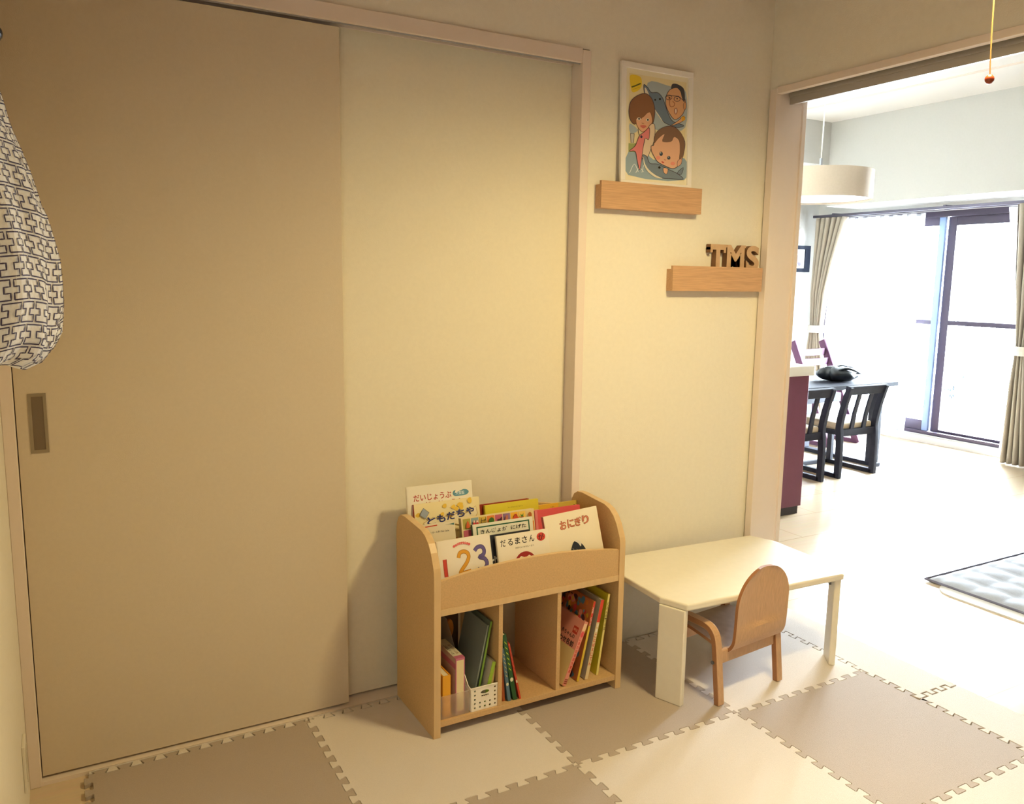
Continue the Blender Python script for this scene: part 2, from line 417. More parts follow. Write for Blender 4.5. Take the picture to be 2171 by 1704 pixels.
def shrub(loc, h, r, label, seed):
    rnd = random.Random(seed); s = thing('potted_shrub', label, 'plant', loc)
    MB().lathe([(.08, 0), (.10, .18), (.105, .18), (.105, .2), (.09, .2), (.088, .17)], mat('grey_pot', (120, 120, 125), .7), n=20).build('pot', s, smooth='auto')
    st = MB(); lf = MB()
    for k in range(14):
        a = rnd.uniform(0, 2*PI); q = rnd.uniform(.3, 1)*r; tip = Vector((q*math.cos(a), q*math.sin(a), h*rnd.uniform(.6, 1)))
        base = Vector((0, 0, .17)); st.tube([base, base.lerp(tip, .5)+Vector((0, 0, .05)), tip], .004, MATS['grey_pot'], 5)
        for j in range(9):
            p = base.lerp(tip, rnd.uniform(.3, 1.05)); d = Vector((rnd.uniform(-1, 1), rnd.uniform(-1, 1), rnd.uniform(-.3, 1))).normalized()
            n_ = d.orthogonal().normalized(); l = rnd.uniform(.04, .08); ww = n_*l*.3
            lf.add([p, p+d*l*.5+ww, p+d*l, p+d*l*.5-ww], [(0, 1, 2, 3)], leaf_m)
    st.build('stems', s); lf.build('foliage', s, recalc=False)
shrub((6.56, 3.18, -.08), .86, .13, 'blue-grey potted shrub outside, just right of the dark window stile', 1)
shrub((6.56, 2.56, -.08), .88, .14, 'blue-grey potted shrub outside, beside the gathered right curtain', 2)

# ------------------------------------------------------------------ foam mats
AX, AY, NT = 0.600, 0.575, 19
SHARP = False
def edge(p0, p1, sgn=1, amp=.0105, flat=False):
    """jigsaw line from p0 to p1"""
    p0, p1 = Vector(p0), Vector(p1); d = p1-p0; L = d.length; d.normalize(); q = Vector((-d.y, d.x))
    if flat: return [tuple(p0), tuple(p1)]
    hp = L/(NT+1); pts = [(0, 0)]; dl = hp*.12; c = hp*.10
    for k in range(NT):
        s0 = hp*(.5+k); s1 = s0+hp; a = amp*sgn*(1 if k % 2 == 0 else -1); e = c if a > 0 else -c
        if k == 0: pts.append((s0+dl*.2, 0))
        pts += [(s0-dl, a), (s1+dl, a)] if SHARP else [(s0-dl, a-e), (s0-dl+c, a), (s1+dl-c, a), (s1+dl, a-e)]
        if k == NT-1: pts.append((s1-dl*.2, 0))
    pts.append((L, 0))
    return [tuple(p0+d*s+q*a) for s, a in pts]
def shrink(poly, g):
    n = len(poly); out = []
    A = sum(poly[i][0]*poly[(i+1) % n][1]-poly[(i+1) % n][0]*poly[i][1] for i in range(n)); s = 1 if A > 0 else -1
    for i in range(n):
        a, b, c = Vector(poly[i-1]), Vector(poly[i]), Vector(poly[(i+1) % n])
        t1 = (b-a).normalized(); t2 = (c-b).normalized()
        n1 = Vector((-t1.y, t1.x))*s; n2 = Vector((-t2.y, t2.x))*s; m = n1+n2
        if m.length < .3: m = n1
        m.normalize(); k = g/max(.45, m.dot(n1)); out.append(tuple(b+m*k))
    return out
def mat_piece(edges, m, name, label, cat='foam mat', group=None, gap=.0005, z1=0.0):
    poly = []
    for e in edges: poly += e[:-1]
    poly = shrink(poly, gap); top = shrink(poly, .0009); n = len(poly); b = MB()
    vs = [(p[0], p[1], ZF+.0002) for p in poly] + [(p[0], p[1], z1-.0012) for p in poly] + [(p[0], p[1], z1) for p in top]
    fs = [tuple(range(n))[::-1], tuple(range(2*n, 3*n))]
    for k in (0, 1):
        for i in range(n): j = (i+1) % n; fs.append((k*n+i, k*n+j, (k+1)*n+j, (k+1)*n+i))
    b.add(vs, fs, m); return tag(b.build(name), label, cat, group)
def hx(i, j): return (i*AX, j*AY)
def hedge(i, j): return edge(hx(i, j), hx(i+1, j))            # along x
def vedge(i, j): return edge(hx(i, j), hx(i, j+1))            # along y
TL = {(-2, 0): 'taupe foam mat tile by the closet door at the far left of the floor',
      (-1, 0): 'cream foam mat tile in front of the left half of the book rack',
      (0, 0): 'taupe foam mat tile between the book rack and the low table, under its front leg',
      (1, 0): 'cream foam mat tile under the low table and the child chair',
      (-2, -1): 'cream foam mat tile nearest the camera at the left',
      (-1, -1): 'taupe foam mat tile at the bottom centre of the photo',
      (0, -1): 'cream foam mat tile in front of the child chair, at the bottom edge',
      (1, -1): 'taupe foam mat tile looking grey in the daylight by the doorway',
      (1, -2): 'cream foam mat tile at the bottom right corner of the photo',
      (0, -2): 'taupe foam mat tile just below the bottom edge of the photo',
      (-1, -2): 'cream foam mat tile under the camera', (-2, -2): 'taupe foam mat tile under the camera'}
for (i, j), lab in TL.items():
    if (i, j) in ((0, -2), (-1, -2), (-2, -2), (-2, -1)): continue
    e = [hedge(i, j), vedge(i+1, j), hedge(i, j+1)[::-1], vedge(i, j)[::-1]]
    mat_piece(e, mat_tan if (i+j) % 2 == 0 else mat_cream, 'foam_mat', lab, group='jigsaw foam mats on the play room floor')
# border strips
SHARP = True
for i, lab in ((-2, 'cream foam edging strip along the closet door, left'), (-1, 'cream foam edging strip behind the book rack'),
               (0, 'cream foam edging strip against the wall, between the book rack and low table'), (1, 'cream foam edging strip against the wall beneath the low table')):
    y1 = YB-.012 if i > 0 else YB-.006
    e = [hedge(i, 1), [hx(i+1, 1), ((i+1)*AX, y1)], [((i+1)*AX, y1), (i*AX, y1)], [(i*AX, y1), hx(i, 1)]]
    mat_piece(e, mat_cream, 'mat_border', lab, group='foam edging strips', gap=.0026)
def tabs3(y, xa=1.235, xb=1.385, sgn=1):
    pts = [(1.2, y)]; n = 3; w = (xb-xa)/n
    for k in range(n):
        s = xa+k*w; pts += [(s+.004, y), (s+.001, y+.020*sgn), (s+w*.56, y+.020*sgn), (s+w*.53, y)]
    pts.append((1.40, y)); return pts
ys = [(0.575, 'top'), (-0.21, 'tab'), (-0.80, 'tab'), (-1.25, 'end')]
RB = [('cream foam edging strip in the doorway, beside the low table', 0.56, -.215), ('cream foam edging strip in the doorway, nearest part', -.215, -1.15)]
for lab, ya, yb in RB:
    def vline():
        out = []
        if ya > 0: out = edge((1.2, yb), (1.2, 0))
        return out
    right = (1.40, ya), (1.40, yb)
    jl = []
    if ya > 0:
        full0 = vedge(2, 0); full1 = vedge(2, -1)
        jl = [p for p in full1 if p[1] > yb+.004] + full0[1:-1]
        jl = [p for p in jl if p[1] < ya]; jl = [(1.2, yb)] + jl + [(1.2, ya)]
        top = [(1.2, ya), (1.40, ya)]; bot = tabs3(yb)[::-1]
    else:
        full1 = vedge(2, -1); full2 = vedge(2, -2)
        jl = [p for p in (full2 + full1[1:]) if yb < p[1] < ya-.004]; jl = [(1.2, yb)] + jl + [(1.2, ya)]
        top = tabs3(ya); bot = [(1.40, yb), (1.2, yb)]
    e = [jl, top, [top[-1], (1.40, yb)], bot]
    mat_piece(e, mat_cream, 'mat_border', lab, group='foam edging strips', gap=.0026)

# ------------------------------------------------------------------ book rack
RX0, RX1, RY0, RY1 = -.307, .368, .300, .594
RK = thing('book_rack', 'light wood picture-book rack with sloped display top and three cubbies', 'bookshelf', ((RX0+RX1)/2, RY0, 0))
def rk(p): return (p[0]-(RX0+RX1)/2, p[1]-RY0, p[2])
def rbox(b, a, c, m): return b.box(rk(a), rk(c), m)
side = [(0, 0), (0, .490)] + [( .018*(1-math.cos(math.radians(t)))*1 + 0, .490+.045*math.sin(math.radians(t))) for t in (20, 40)] + \
       [(.012, .535), (.024, .560), (.042, .583), (.066, .600), (.095, .609), (.225, .6165), (.255, .614), (.275, .602), (.288, .582), (.294, .555), (.294, 0)]
for xa in (RX0, RX1-.022):
    s = MB(); xx = xa-(RX0+RX1)/2
    s.prism(side, 'x', xx, xx+.022, birch_m, m_side=birch_edge); s.build('side_panel', RK, bevel=.0012)
xi0, xi1 = RX0+.022, RX1-.022
arch = [(xi0, .394)] + [(xi0+(xi1-xi0)*i/24, .478+.027*math.sin(PI*(i/24))**.8) for i in range(25)] + [(xi1, .394)]
s = MB(); s.prism([(p[0]-(RX0+RX1)/2, p[1]) for p in arch], 'y', .004, .018, birch_m, m_side=birch_edge)
s.build('front_panel', RK, bevel=.001)
s = MB(); rbox(s, (xi0, RY0+.002, .374), (xi1, RY1-.02, .394), birch_edge); s.build('shelf', RK, bevel=.001)
s = MB(); rbox(s, (xi0, RY0+.004, .030), (xi1, RY1-.02, .048), birch_m); s.build('shelf', RK, bevel=.001)
for a in (-.092, .116):
    s = MB(); rbox(s, (a, RY0+.006, .048), (a+.014, RY1-.02, .374), birch_m); s.build('divider', RK, bevel=.001)
arch = [(xi0, .394)] + [(xi0+(xi1-xi0)*i/24, .553+.045*math.sin(PI*(i/24))**.8) for i in range(25)] + [(xi1, .394)]
s = MB(); s.prism([(p[0]-(RX0+RX1)/2, p[1]) for p in arch], 'y', RY1-.016-RY0, RY1-.004-RY0, birch_m, m_side=birch_edge); s.build('back_panel', RK)
for ya, za in ((.398, .470), (.485, .510)):
    s = MB(); rbox(s, (xi0, ya, .394), (xi1, ya+.009, za), birch_m); s.build('tier_board', RK)
s = MB(); rbox(s, (xi0, .407, .394), (xi1, .485, .428), birch_m); rbox(s, (xi0, .494, .394), (xi1, RY1-.017, .452), birch_m); s.build('tier_floor', RK)

# ------------------------------------------------------------------ books
BG = 'picture books in the book rack'
def book(label, w, h, t, loc, rot, col, front=None, back=None, spine=None, spine_col=None, name='picture_book', cat='book', group=BG, board=.0016, edge_col=None):
    B = thing(name, label, cat, loc, rot, group)
    c = MB(); cm = C(col, .35); sm = C(spine_col or col, .35)
    c.box((0, 0, 0), (w, board, h), cm); c.box((0, t-board, 0), (w, t, h), cm)
    c.box((-.0012, 0, 0), (.0012, t, h), sm)
    if front: front(Art(c, lambda u, v, l: (u*w, -l, v*h)))
    if back: back(Art(c, lambda u, v, l: (w-u*w, t+l, v*h)))
    if spine: spine(Art(c, lambda u, v, l: (-.0012-l, t-u*t, v*h)))
    c.build('cover', B, recalc=False)
    MB().box((.0013, board, .0025), (w-.0025, t-board, h-.0025), page_m).build('pages', B)
    return B
R_ = math.radians
RED, BLK, NAVY, WHT = (176, 40, 34), (28, 24, 26), (46, 52, 104), (238, 232, 214)
# tier 3 ---------------------------------------------------------------
def a_daij(a):
    a.text('だいじょうぶ', .09, .805, .58, .085, RED, .016)
    a.poly([(.72, .855)]+arc(.86, .855, .085, .04, 90, -90, 8)+[(.74, .815)]+arc(.74, .855, .05, .04, 270, 90, 8), (96, 150, 172))
    a.text('大型版', .735, .83, .14, .045, (232, 240, 240), .01)
    a.text('だいじょうぶ', .25, .70, .60, .085, RED, .016); a.text('いとうひろし 作絵', .3, .66, .4, .025, BLK)
book('white picture book with red hiragana title, tallest at the back left of the rack', .223, .245, .010, (-.286, .520, .455), (R_(-9), 0, 0), WHT, a_daij, edge_col=None)
def a_tomo(a):
    a.poly([(0, 0), (1, 0), (1, 1), (0, 1)], (240, 226, 176))
    rnd = random.Random(3)
    for k in range(34):
        x, y = rnd.uniform(.03, .97), rnd.uniform(.02, .98)
        a.poly([(x-.03, y), (x, y+.035), (x+.035, y+.03), (x+.03, y-.02), (x, y-.03)], (236, 196, 72), 3)
    a.shape([(.12, .70), (.27, .77), (.33, .72), (.45, .76), (.52, .72), (.62, .78), (.72, .74), (.8, .78), (.93, .86), (.95, .74), (.90, .66), (.78, .62), (.7, .58), (.6, .62), (.52, .57), (.42, .55), (.33, .57), (.22, .56), (.16, .60)], (240, 230, 200), .007, (190, 150, 90), 0)
    a.shape([(.07, .83), (.13, .93), (.21, .85), (.15, .76)], (158, 170, 186), .006, (110, 100, 110), 0)
    for k, ch in enumerate('ともだちや'): a.text(ch, .17+.150*k, .655+.020*k, .130, .125, (44, 52, 116), .03)
    a.text('内田麟太郎 降矢なな', .3, .5, .45, .03, (110, 84, 60)); a.poly([(.3, .1), (.6, .08), (.7, .3), (.5, .44), (.34, .3)], (206, 110, 50), 4)
book('picture book with yellow blotches and blue hiragana title, standing before the tall white one', .225, .198, .010, (-.270, .503, .450), (R_(-11), 0, 0), (238, 224, 180), a_tomo, spine_col=(160, 70, 66))
def a_red(a): a.text('えほん', .2, .8, .6, .1, (240, 200, 160))
book('red-brown book peeping out behind the left edge of the bright yellow book', .19, .158, .010, (-.040, .532, .455), (R_(-8), 0, 0), (150, 52, 34), a_red)
def a_yel(a):
    a.poly([(0, 0), (1, 0), (1, .78), (0, .78)], (236, 190, 150)); a.text('ちいさなうさこちゃん', .42, .885, .28, .028, (110, 90, 40), .0)
    a.poly([(0, 0), (1, 0), (1, .74), (0, .74)], (226, 206, 60))
book('bright yellow picture book with a pink band and tiny writing at the back centre', .200, .160, .011, (-.022, .515, .453), (R_(-9), 0, 0), (226, 212, 66), a_yel)
def a_two(a): a.text('2', .86, .70, .07, .2, (60, 50, 30), .02); a.line(arc(.86, .72, .05, .13, -60, 120), .015, (70, 56, 30))
book('dull yellow board book behind the pink book, black numeral at its corner', .165, .128, .010, (.186, .537, .455), (R_(-8), 0, 0), (210, 184, 84), a_two)
def a_y2(a): a.text('えほん', .6, .9, .2, .03, (90, 70, 40))
book('small orange-yellow book behind the pink book, right of the bright yellow one', .078, .135, .008, (.181, .522, .453), (R_(-8), 0, 0), (232, 184, 62), a_y2)
# tier 2 ---------------------------------------------------------------
def a_pink(a): a.poly([(.0, .0), (.05, 0), (.05, 1), (0, 1)], (224, 130, 130)); a.text('ともだち', .3, .4, .4, .2, (240, 230, 200))
book('pink picture book standing behind the white rice-ball book', .176, .166, .012, (.128, .442, .429), (R_(-12), 0, 0), (222, 92, 96), a_pink)
def a_icons(a):
    a.poly([(0, 0), (1, 0), (1, 1), (0, 1)], (232, 214, 168))
    cols = [(176, 168, 84), (140, 168, 170), (214, 180, 74), (226, 132, 56), (190, 92, 116), (142, 112, 150), (236, 180, 50), (236, 196, 90), (228, 206, 150)]
    for r in range(5):
        for k in range(9):
            x, y = .02+k*.108, .80-r*.2; a.poly([(x, y), (x+.10, y), (x+.10, y+.18), (x, y+.18)], cols[(k+r*4) % 9])
    y = .80
    a.poly([(.05, y+.03), (.075, y+.15), (.10, y+.04), (.08, y+.02)], (206, 92, 40), 3)
    for q in (.145, .185): a.poly([(q, y+.02), (q, y+.12), (q+.015, y+.15), (q+.03, y+.12), (q+.03, y+.02)], (190, 50, 44)); a.poly([(q, y+.10), (q+.015, y+.15), (q+.03, y+.10)], (236, 224, 210))
    for q in (.02, .07, .12): a.line([(.255, y+q), (.315, y+q)], .012, (50, 30, 20))
    a.line([(.255, y+.01), (.255, y+.165)], .008, (50, 30, 20)); a.line([(.315, y+.01), (.315, y+.165)], .008, (50, 30, 20))
    a.poly(arc(.392, y+.09, .036, .06, 0, 350), (60, 110, 40))
    a.poly([(.46, y+.03), (.47, y+.10), (.50, y+.10), (.535, y+.14), (.53, y+.08), (.52, y+.03), (.505, y+.03), (.50, y+.06), (.48, y+.06), (.475, y+.03)], (52, 26, 40))
    a.poly([(.57, y+.03), (.59, y+.15), (.62, y+.15), (.61, y+.03)], (180, 110, 90))
    a.poly([(.675, y+.03), (.68, y+.08), (.70, y+.10), (.705, y+.15), (.74, y+.15), (.75, y+.10), (.765, y+.08), (.765, y+.03)], (200, 74, 34)); a.line(arc(.722, y+.10, .022, .035, 0, 180, 8), .006, (60, 20, 10))
    a.poly([(.80, y+.03), (.83, y+.03), (.835, y+.09), (.795, y+.09)], (150, 70, 40)); a.poly([(.80, y+.09), (.79, y+.14), (.815, y+.11), (.835, y+.15), (.83, y+.09)], (70, 130, 40))
    a.poly(arc(.925, y+.10, .025, .05, 0, 350), (176, 96, 36))
book('board book with rows of small coloured picture squares, behind the green-framed book', .262, .176, .016, (-.140, .438, .429), (R_(-12), 0, 0), (226, 208, 160), a_icons, spine_col=(150, 136, 108))
def a_carle(a):
    a.text('エリック・カール作 / Eric Carle', .08, .83, .74, .035, BLK, .02); a.line([(.08, .955), (.5, .965)], .018, (196, 60, 36)); a.poly([(.72, .95), (.98, .965), (.98, .93), (.85, .95)], (70, 120, 116))
book('cream picture book with a small black byline, left end of the middle row', .118, .173, .009, (-.281, .436, .429), (R_(-12), 0, 0), (232, 222, 196), a_carle)
def a_kin(a):
    fr = (38, 96, 70)
    for p in ([(.06, .04), (.08, .04), (.08, .95), (.06, .95)], [(.92, .04), (.94, .04), (.94, .95), (.92, .95)], [(.06, .925), (.94, .925), (.94, .95), (.06, .95)], [(.06, .04), (.94, .04), (.94, .06), (.06, .06)]): a.poly(p, fr)
    a.text('きんぎょが', .12, .80, .44, .085, BLK, .02); a.text('にげた', .62, .80, .26, .085, BLK, .02)
    a.text('五味太郎 作', .4, .72, .2, .03, BLK); a.poly([(.3, .3), (.5, .42), (.7, .3), (.8, .4), (.8, .2), (.7, .28), (.5, .18)], (214, 80, 80), 4)
book('white picture book with thin green frame and black title in the middle row', .216, .157, .010, (-.111, .418, .429), (R_(-13), 0, 0), (240, 238, 220), a_kin, spine_col=(70, 110, 100))
# tier 1 ---------------------------------------------------------------
def a_123(a):
    def fat(pts, col, dk, w=.06, sm=5): a.line(pts, w*1.12, dk, sm); a.line(pts, w*.86, col, sm)
    fat([(.115, .70), (.115, .62), (.115, .52), (.115, .42)], (206, 70, 54), (150, 50, 40), .065, 0)
    fat([(.37, .69), (.40, .76), (.47, .78), (.54, .75), (.56, .68), (.51, .59), (.42, .50), (.38, .44), (.48, .44), (.58, .45)], (222, 160, 48), (170, 110, 30))
    fat([(.68, .76), (.74, .81), (.82, .81), (.86, .75), (.84, .68), (.76, .645), (.85, .61), (.89, .54), (.86, .47), (.78, .43), (.70, .46)], (104, 92, 152), (60, 50, 100))
    for k in range(9):
        q = -1+k/4; a.poly(arc(.45+.14*q, .92-.035*q*q, .024, .021, 0, 350, 10), (216, 96, 92))
    a.text('さわってあそぼう', .32, .905, .26, .02, (245, 225, 215), .01)
    fat([(.02, .27), (.10, .30), (.18, .30), (.20, .22), (.16, .14)], (50, 120, 60), (30, 84, 40), .05); fat([(.10, .38), (.09, .28), (.04, .16)], (50, 120, 60), (30, 84, 40), .05)
    fat([(.26, .34), (.23, .24)], (50, 120, 60), (30, 84, 40), .04, 0)
    fat([(.36, .30), (.64, .34)], (206, 84, 50), (150, 54, 34), .045, 0); fat([(.44, .38), (.44, .22)], (206, 84, 50), (150, 54, 34), .045, 0); fat([(.56, .40), (.56, .24), (.46, .18)], (206, 84, 50), (150, 54, 34), .045)
    fat([(.80, .38), (.88, .40)], (206, 84, 50), (150, 54, 34), .04, 0)
book('white counting book with big fat coloured numerals 1 2 3, front left', .176, .182, .012, (-.264, .332, .396), (R_(-15), R_(-0.5), 0), (240, 232, 214), a_123)
def a_blk(a):
    a.poly([(0, 0), (1, 0), (1, 1), (0, 1)], (34, 36, 48))
    for y in (.30, .42, .55): a.line([(.04, y), (.2, y+.05)], .03, (206, 206, 200)); a.line([(.12, y-.04), (.12, y+.08)], .03, (206, 206, 200))
book('black picture book, narrow strip showing between the counting book and the daruma book', .15, .172, .008, (-.090, .348, .396), (R_(-15), 0, 0), (40, 40, 52), a_blk)
def a_daru(a):
    for k, ch in enumerate('だるまさん'): a.text(ch, .06+.138*k, .80+.004*k, .10, .12, BLK, .012)
    a.poly(arc(.845, .875, .085, .075, 0, 355, 24), (206, 66, 50)); a.text('が', .79, .82, .11, .11, BLK, .015)
    a.text('かがくい ひろし・さく', .33, .73, .36, .03, (100, 90, 70))
    a.poly(arc(.50, .44, .21, .22, 0, 355, 30), (160, 40, 40)); a.poly(arc(.50, .42, .17, .19, 0, 355, 30), (238, 226, 200))
    a.poly([(.40, .60), (.50, .55), (.60, .60), (.56, .63), (.44, .63)], (160, 40, 40))
    for q in (.42, .58): a.line(arc(q, .50, .055, .05, 20, 160, 10), .010, BLK); a.line(arc(q, .49, .04, .028, 0, 350, 14), .007, (90, 80, 50)); a.poly(arc(q, .49, .012, .012, 0, 350, 10), BLK)
book('white picture book with a daruma doll face and black title, front centre', .184, .172, .009, (-.068, .330, .396), (R_(-15), 0, 0), (242, 234, 214), a_daru)
def a_oni(a):
    for k, ch in enumerate('おにぎり'):
        a.text(ch, .27+.14*k, .745+.006*k, .13, .135, (150, 66, 44), .045); a.text(ch, .277+.14*k, .752+.006*k, .116, .121, (206, 128, 96), .012)
    a.poly([(.36, .22), (.37, .34), (.42, .46), (.47, .53), (.53, .54), (.60, .49), (.66, .40), (.70, .26), (.70, .18)], (36, 44, 58), 4)
    a.poly([(.49, .54), (.55, .545), (.60, .50), (.585, .44), (.545, .50)], (232, 226, 214), 4)
    a.line([(.43, .44), (.46, .40), (.47, .34), (.50, .28)], .008, (150, 156, 160)); a.line([(.50, .42), (.55, .36), (.58, .28)], .007, (120, 128, 136))
book('white picture book with a seaweed rice ball and reddish title, front right, taller', .205, .208, .010, (.118, .334, .396), (R_(-16), R_(-3.2), 0), (242, 232, 206), a_oni, spine_col=(150, 40, 46))
# cubby books: right
SH = 'books standing in the lower cubbies of the rack'
ZB = .0485
def sh(x, lean): return (R_(lean), 0, R_(90))
def sp_pink(a):
    a.poly([(.05, .86), (.95, .86), (.95, .97), (.05, .97)], (238, 200, 160)); a.poly(arc(.5, .80, .42, .045, 0, 350, 16), (222, 80, 84))
    for k, ch in enumerate('しあわせ名前大事典'): a.text(ch, .2, .70-k*.062, .6, .05, (206, 66, 56), .02)
    for k in range(3): a.poly([(.1, .03+k*.03), (.9, .03+k*.03), (.9, .045+k*.03), (.1, .045+k*.03)], (160, 80, 60))
def bk_pink(a):
    a.poly([(0, 0), (1, 0), (1, .55), (0, .55)], (226, 200, 140)); a.text('赤ちゃんの', .35, .68, .5, .07, BLK, .02); a.text('しあわせ名前', .10, .56, .80, .09, BLK, .03)
    a.poly([(.72, .76), (.9, .76), (.9, .87), (.72, .87)], (190, 60, 46)); a.text('最新版', .74, .79, .14, .05, (236, 170, 140), .02)
book('pink baby-naming book leaning right in the right cubby, red spine title', .150, .215, .014, (.146+.014, .316, ZB), sh(0, 22), (226, 150, 130), back=bk_pink, spine=sp_pink, group=SH, name='paperback_book')
def patches(seed, cols, n=40):
    def f(a):
        rnd = random.Random(seed)
        for k in range(n):
            x, y, r = rnd.uniform(.04, .96), rnd.uniform(.03, .97), rnd.uniform(.03, .09)
            a.poly([(min(.99, max(.01, x+r*rnd.uniform(.5, 1)*math.cos(t))), min(.99, max(.01, y+r*.8*rnd.uniform(.5, 1)*math.sin(t)))) for t in (0, 1, 2, 3, 4, 5)], rnd.choice(cols), 3)
    return f
def sp_multi(a):
    a.poly([(0, .70), (1, .70), (1, 1), (0, 1)], (206, 60, 44)); a.text('えほん', .15, .85, .7, .08, WHT, .02)
    for k, ch in enumerate('どうぶつ'): a.text(ch, .15, .78-k*.03, .7, .025, WHT)
book('book with a crowded multicoloured cartoon cover, second in the right cubby', .175, .268, .008, (.206+.008, .322, ZB), sh(0, 12.5), (190, 110, 60), back=patches(5, [(206, 120, 50), (196, 60, 60), (90, 130, 150), (40, 30, 40), (220, 180, 60), (224, 140, 120), (70, 30, 44)], 170), spine=sp_multi, spine_col=(222, 190, 60), group=SH)
def sp_grey(a):
    a.poly([(0, .72), (1, .72), (1, 1), (0, 1)], (214, 70, 48)); a.poly([(.2, .60), (.8, .60), (.8, .64), (.2, .64)], WHT)
    for k, ch in enumerate('ことばえじてん'): a.text(ch, .1, .53-k*.058, .8, .045, (206, 80, 50), .02)
    a.text('1', .3, .66, .4, .04, WHT)
book('grey picture dictionary with an orange-topped spine, third in the right cubby', .175, .268, .012, (.236+.012, .320, ZB), sh(0, 12), (176, 168, 150), spine=sp_grey, spine_col=(226, 206, 160), group=SH)
def sp_yel(a):
    for k, ch in enumerate('えほんのひろば'): a.text(ch, .15, .86-k*.05, .7, .04, BLK, .01)
    a.line([(.0, .70), (1, .70)], .01, BLK)
book('tall yellow book at the right end of the right cubby', .170, .276, .008, (.288+.008, .330, ZB), sh(0, 8), (218, 200, 50), spine=sp_yel, spine_col=(232, 218, 130), group=SH)
# cubby books: middle
def sp_dots(c):
    def f(a):
        a.poly(arc(.5, .32, .4, .03, 0, 350, 14), (220, 220, 190))
        for k in range(6): a.line([(.3, .9-k*.08), (.7, .86-k*.08)], .02, c)
    return f
book('thin orange-brown book leaning against the left divider of the middle cubby', .13, .150, .009, (-.057, .325, ZB), sh(0, -4.2), (170, 84, 34), group=SH)
book('blue book with a white dot on its spine in the middle cubby', .13, .180, .011, (-.040, .318, ZB), sh(0, -8), (84, 116, 136), spine=sp_dots((210, 200, 120)), group=SH)
book('dark green book with a light dot, tallest in the middle cubby', .13, .226, .014, (-.019, .316, ZB), sh(0, -11), (36, 84, 46), spine=sp_dots((190, 206, 60)), group=SH)
book('slim red book, rightmost in the middle cubby', .13, .196, .006, (-.006, .314, ZB), sh(0, -13), (196, 70, 46), spine=sp_dots((160, 40, 30)), group=SH)

# left cubby: frosted holder with books, white basket with cards
HX = thing('file_holder', 'frosted clear plastic file holder at the left of the left cubby', 'file holder', (-.233, .312, ZB))
hb = MB(); hw_, hd, t = .0455, .20, .0018
hb.box((-hw_, 0, 0), (hw_, t, .072), frost_m); hb.box((-hw_, hd-t, 0), (hw_, hd, .235), frost_m); hb.box((-hw_, t, 0), (hw_, hd-t, t), frost_m)
for xx in (-hw_, hw_-t): hb.prism([(t, 0), (t, .072), (.03, .085), (hd*.8, .235), (hd-t, .235), (hd-t, 0)], 'x', xx, xx+t, frost_m)
hb.build('tray', HX)
def frot(): return (0, 0, R_(90))
book('orange-yellow rounded picture card case in the frosted holder', .11, .128, .026, (-.244, .322, ZB+.002), frot(), (226, 156, 34), spine_col=(230, 166, 40), group=SH, name='card_case', cat='case', board=.004)
def sp_cards(a): a.poly([(.1, .02), (.9, .02), (.9, .96), (.1, .96)], (232, 216, 170))
def bk_cards(a): a.poly([(0, .8), (1, .8), (1, .9), (0, .9)], (196, 110, 140))
B = book('thick boxed book with pink-edged cover standing in the frosted holder', .14, .172, .030, (-.196, .326, ZB+.002), frot(), (206, 176, 170), back=bk_cards, spine=sp_cards, spine_col=(196, 110, 140), group=SH, name='boxed_book')
s = MB(); a_ = Art(s, lambda u, v, l: (u*.14, .030-v*.030, .172+l)); a_.poly([(0, 0), (1, 0), (1, 1), (0, 1)], (214, 206, 180)); a_.poly([(0, 0), (.12, 0), (.12, 1), (0, 1)], (196, 110, 140))
a_.text('カードえほん', .2, .1, .5, .3, BLK, .01); a_.text('あいうえお', .2, .55, .5, .3, (150, 110, 50), .01); s.build('printed_top', B, recalc=False)
board = thing('wooden_board_toy', 'dark brown wooden board with an orange oval knob, back of the left cubby', 'toy', (-.232, .530, ZB))
MB().box((0, 0, 0), (.112, .012, .29), mat('dark_walnut', (84, 58, 38), .5, .2, 30)).build('board', board, bevel=.002)
k_ = MB(); k_.prism(arc(.078, .178, .013, .030, 0, 350, 20), 'y', -.010, 0, mat('orange_wood', (196, 128, 44), .4)); k_.build('knob', board, bevel=.002)
BK = thing('plastic_basket', 'white perforated plastic basket at the front of the left cubby', 'basket', (-.1345, .311, ZB))
bw, bh, bd = .048, .074, .19
def basket_front():
    me = MB(); holes = []
    for i in range(5):
        for j in range(5):
            if j >= 2 and 0 < i < 4: continue
            holes.append((-.034+i*.017, .010+j*.0135, .0032, .0032))
    holes.append((0, .0560, .0145, .0060))
    bm = bmesh.new()
    outer = [bm.verts.new((x, 0, z)) for x, z in ((-bw+.004, 0), (bw-.004, 0), (bw, bh), (-bw, bh))]
    es = [bm.edges.new((outer[i], outer[(i+1) % 4])) for i in range(4)]
    for cx, cz, rx, rz in holes:
        n = 16; vs = [bm.verts.new((cx+rx*math.cos(2*PI*k/n), 0, cz+rz*math.sin(2*PI*k/n))) for k in range(n)]
        es += [bm.edges.new((vs[k], vs[(k+1) % n])) for k in range(n)]
    bmesh.ops.triangle_fill(bm, edges=es, use_beauty=True, normal=(0, -1, 0))
    bm.verts.ensure_lookup_table(); bm.verts.index_update()
    me.add([v.co[:] for v in bm.verts], [tuple(v.index for v in f.verts) for f in bm.faces], plastic_m); bm.free(); return me
b = basket_front(); a_ = Art(b, lambda u, v, l: (u, -.0012-l, v)); a_.text('おもちゃ', -.012, .0435, .024, .004, (60, 50, 40), .02)
o = b.build('front_panel', BK, recalc=False)
md = o.modifiers.new('th', 'SOLIDIFY'); md.thickness = .002; md.offset = 0
b = MB(); t = .002
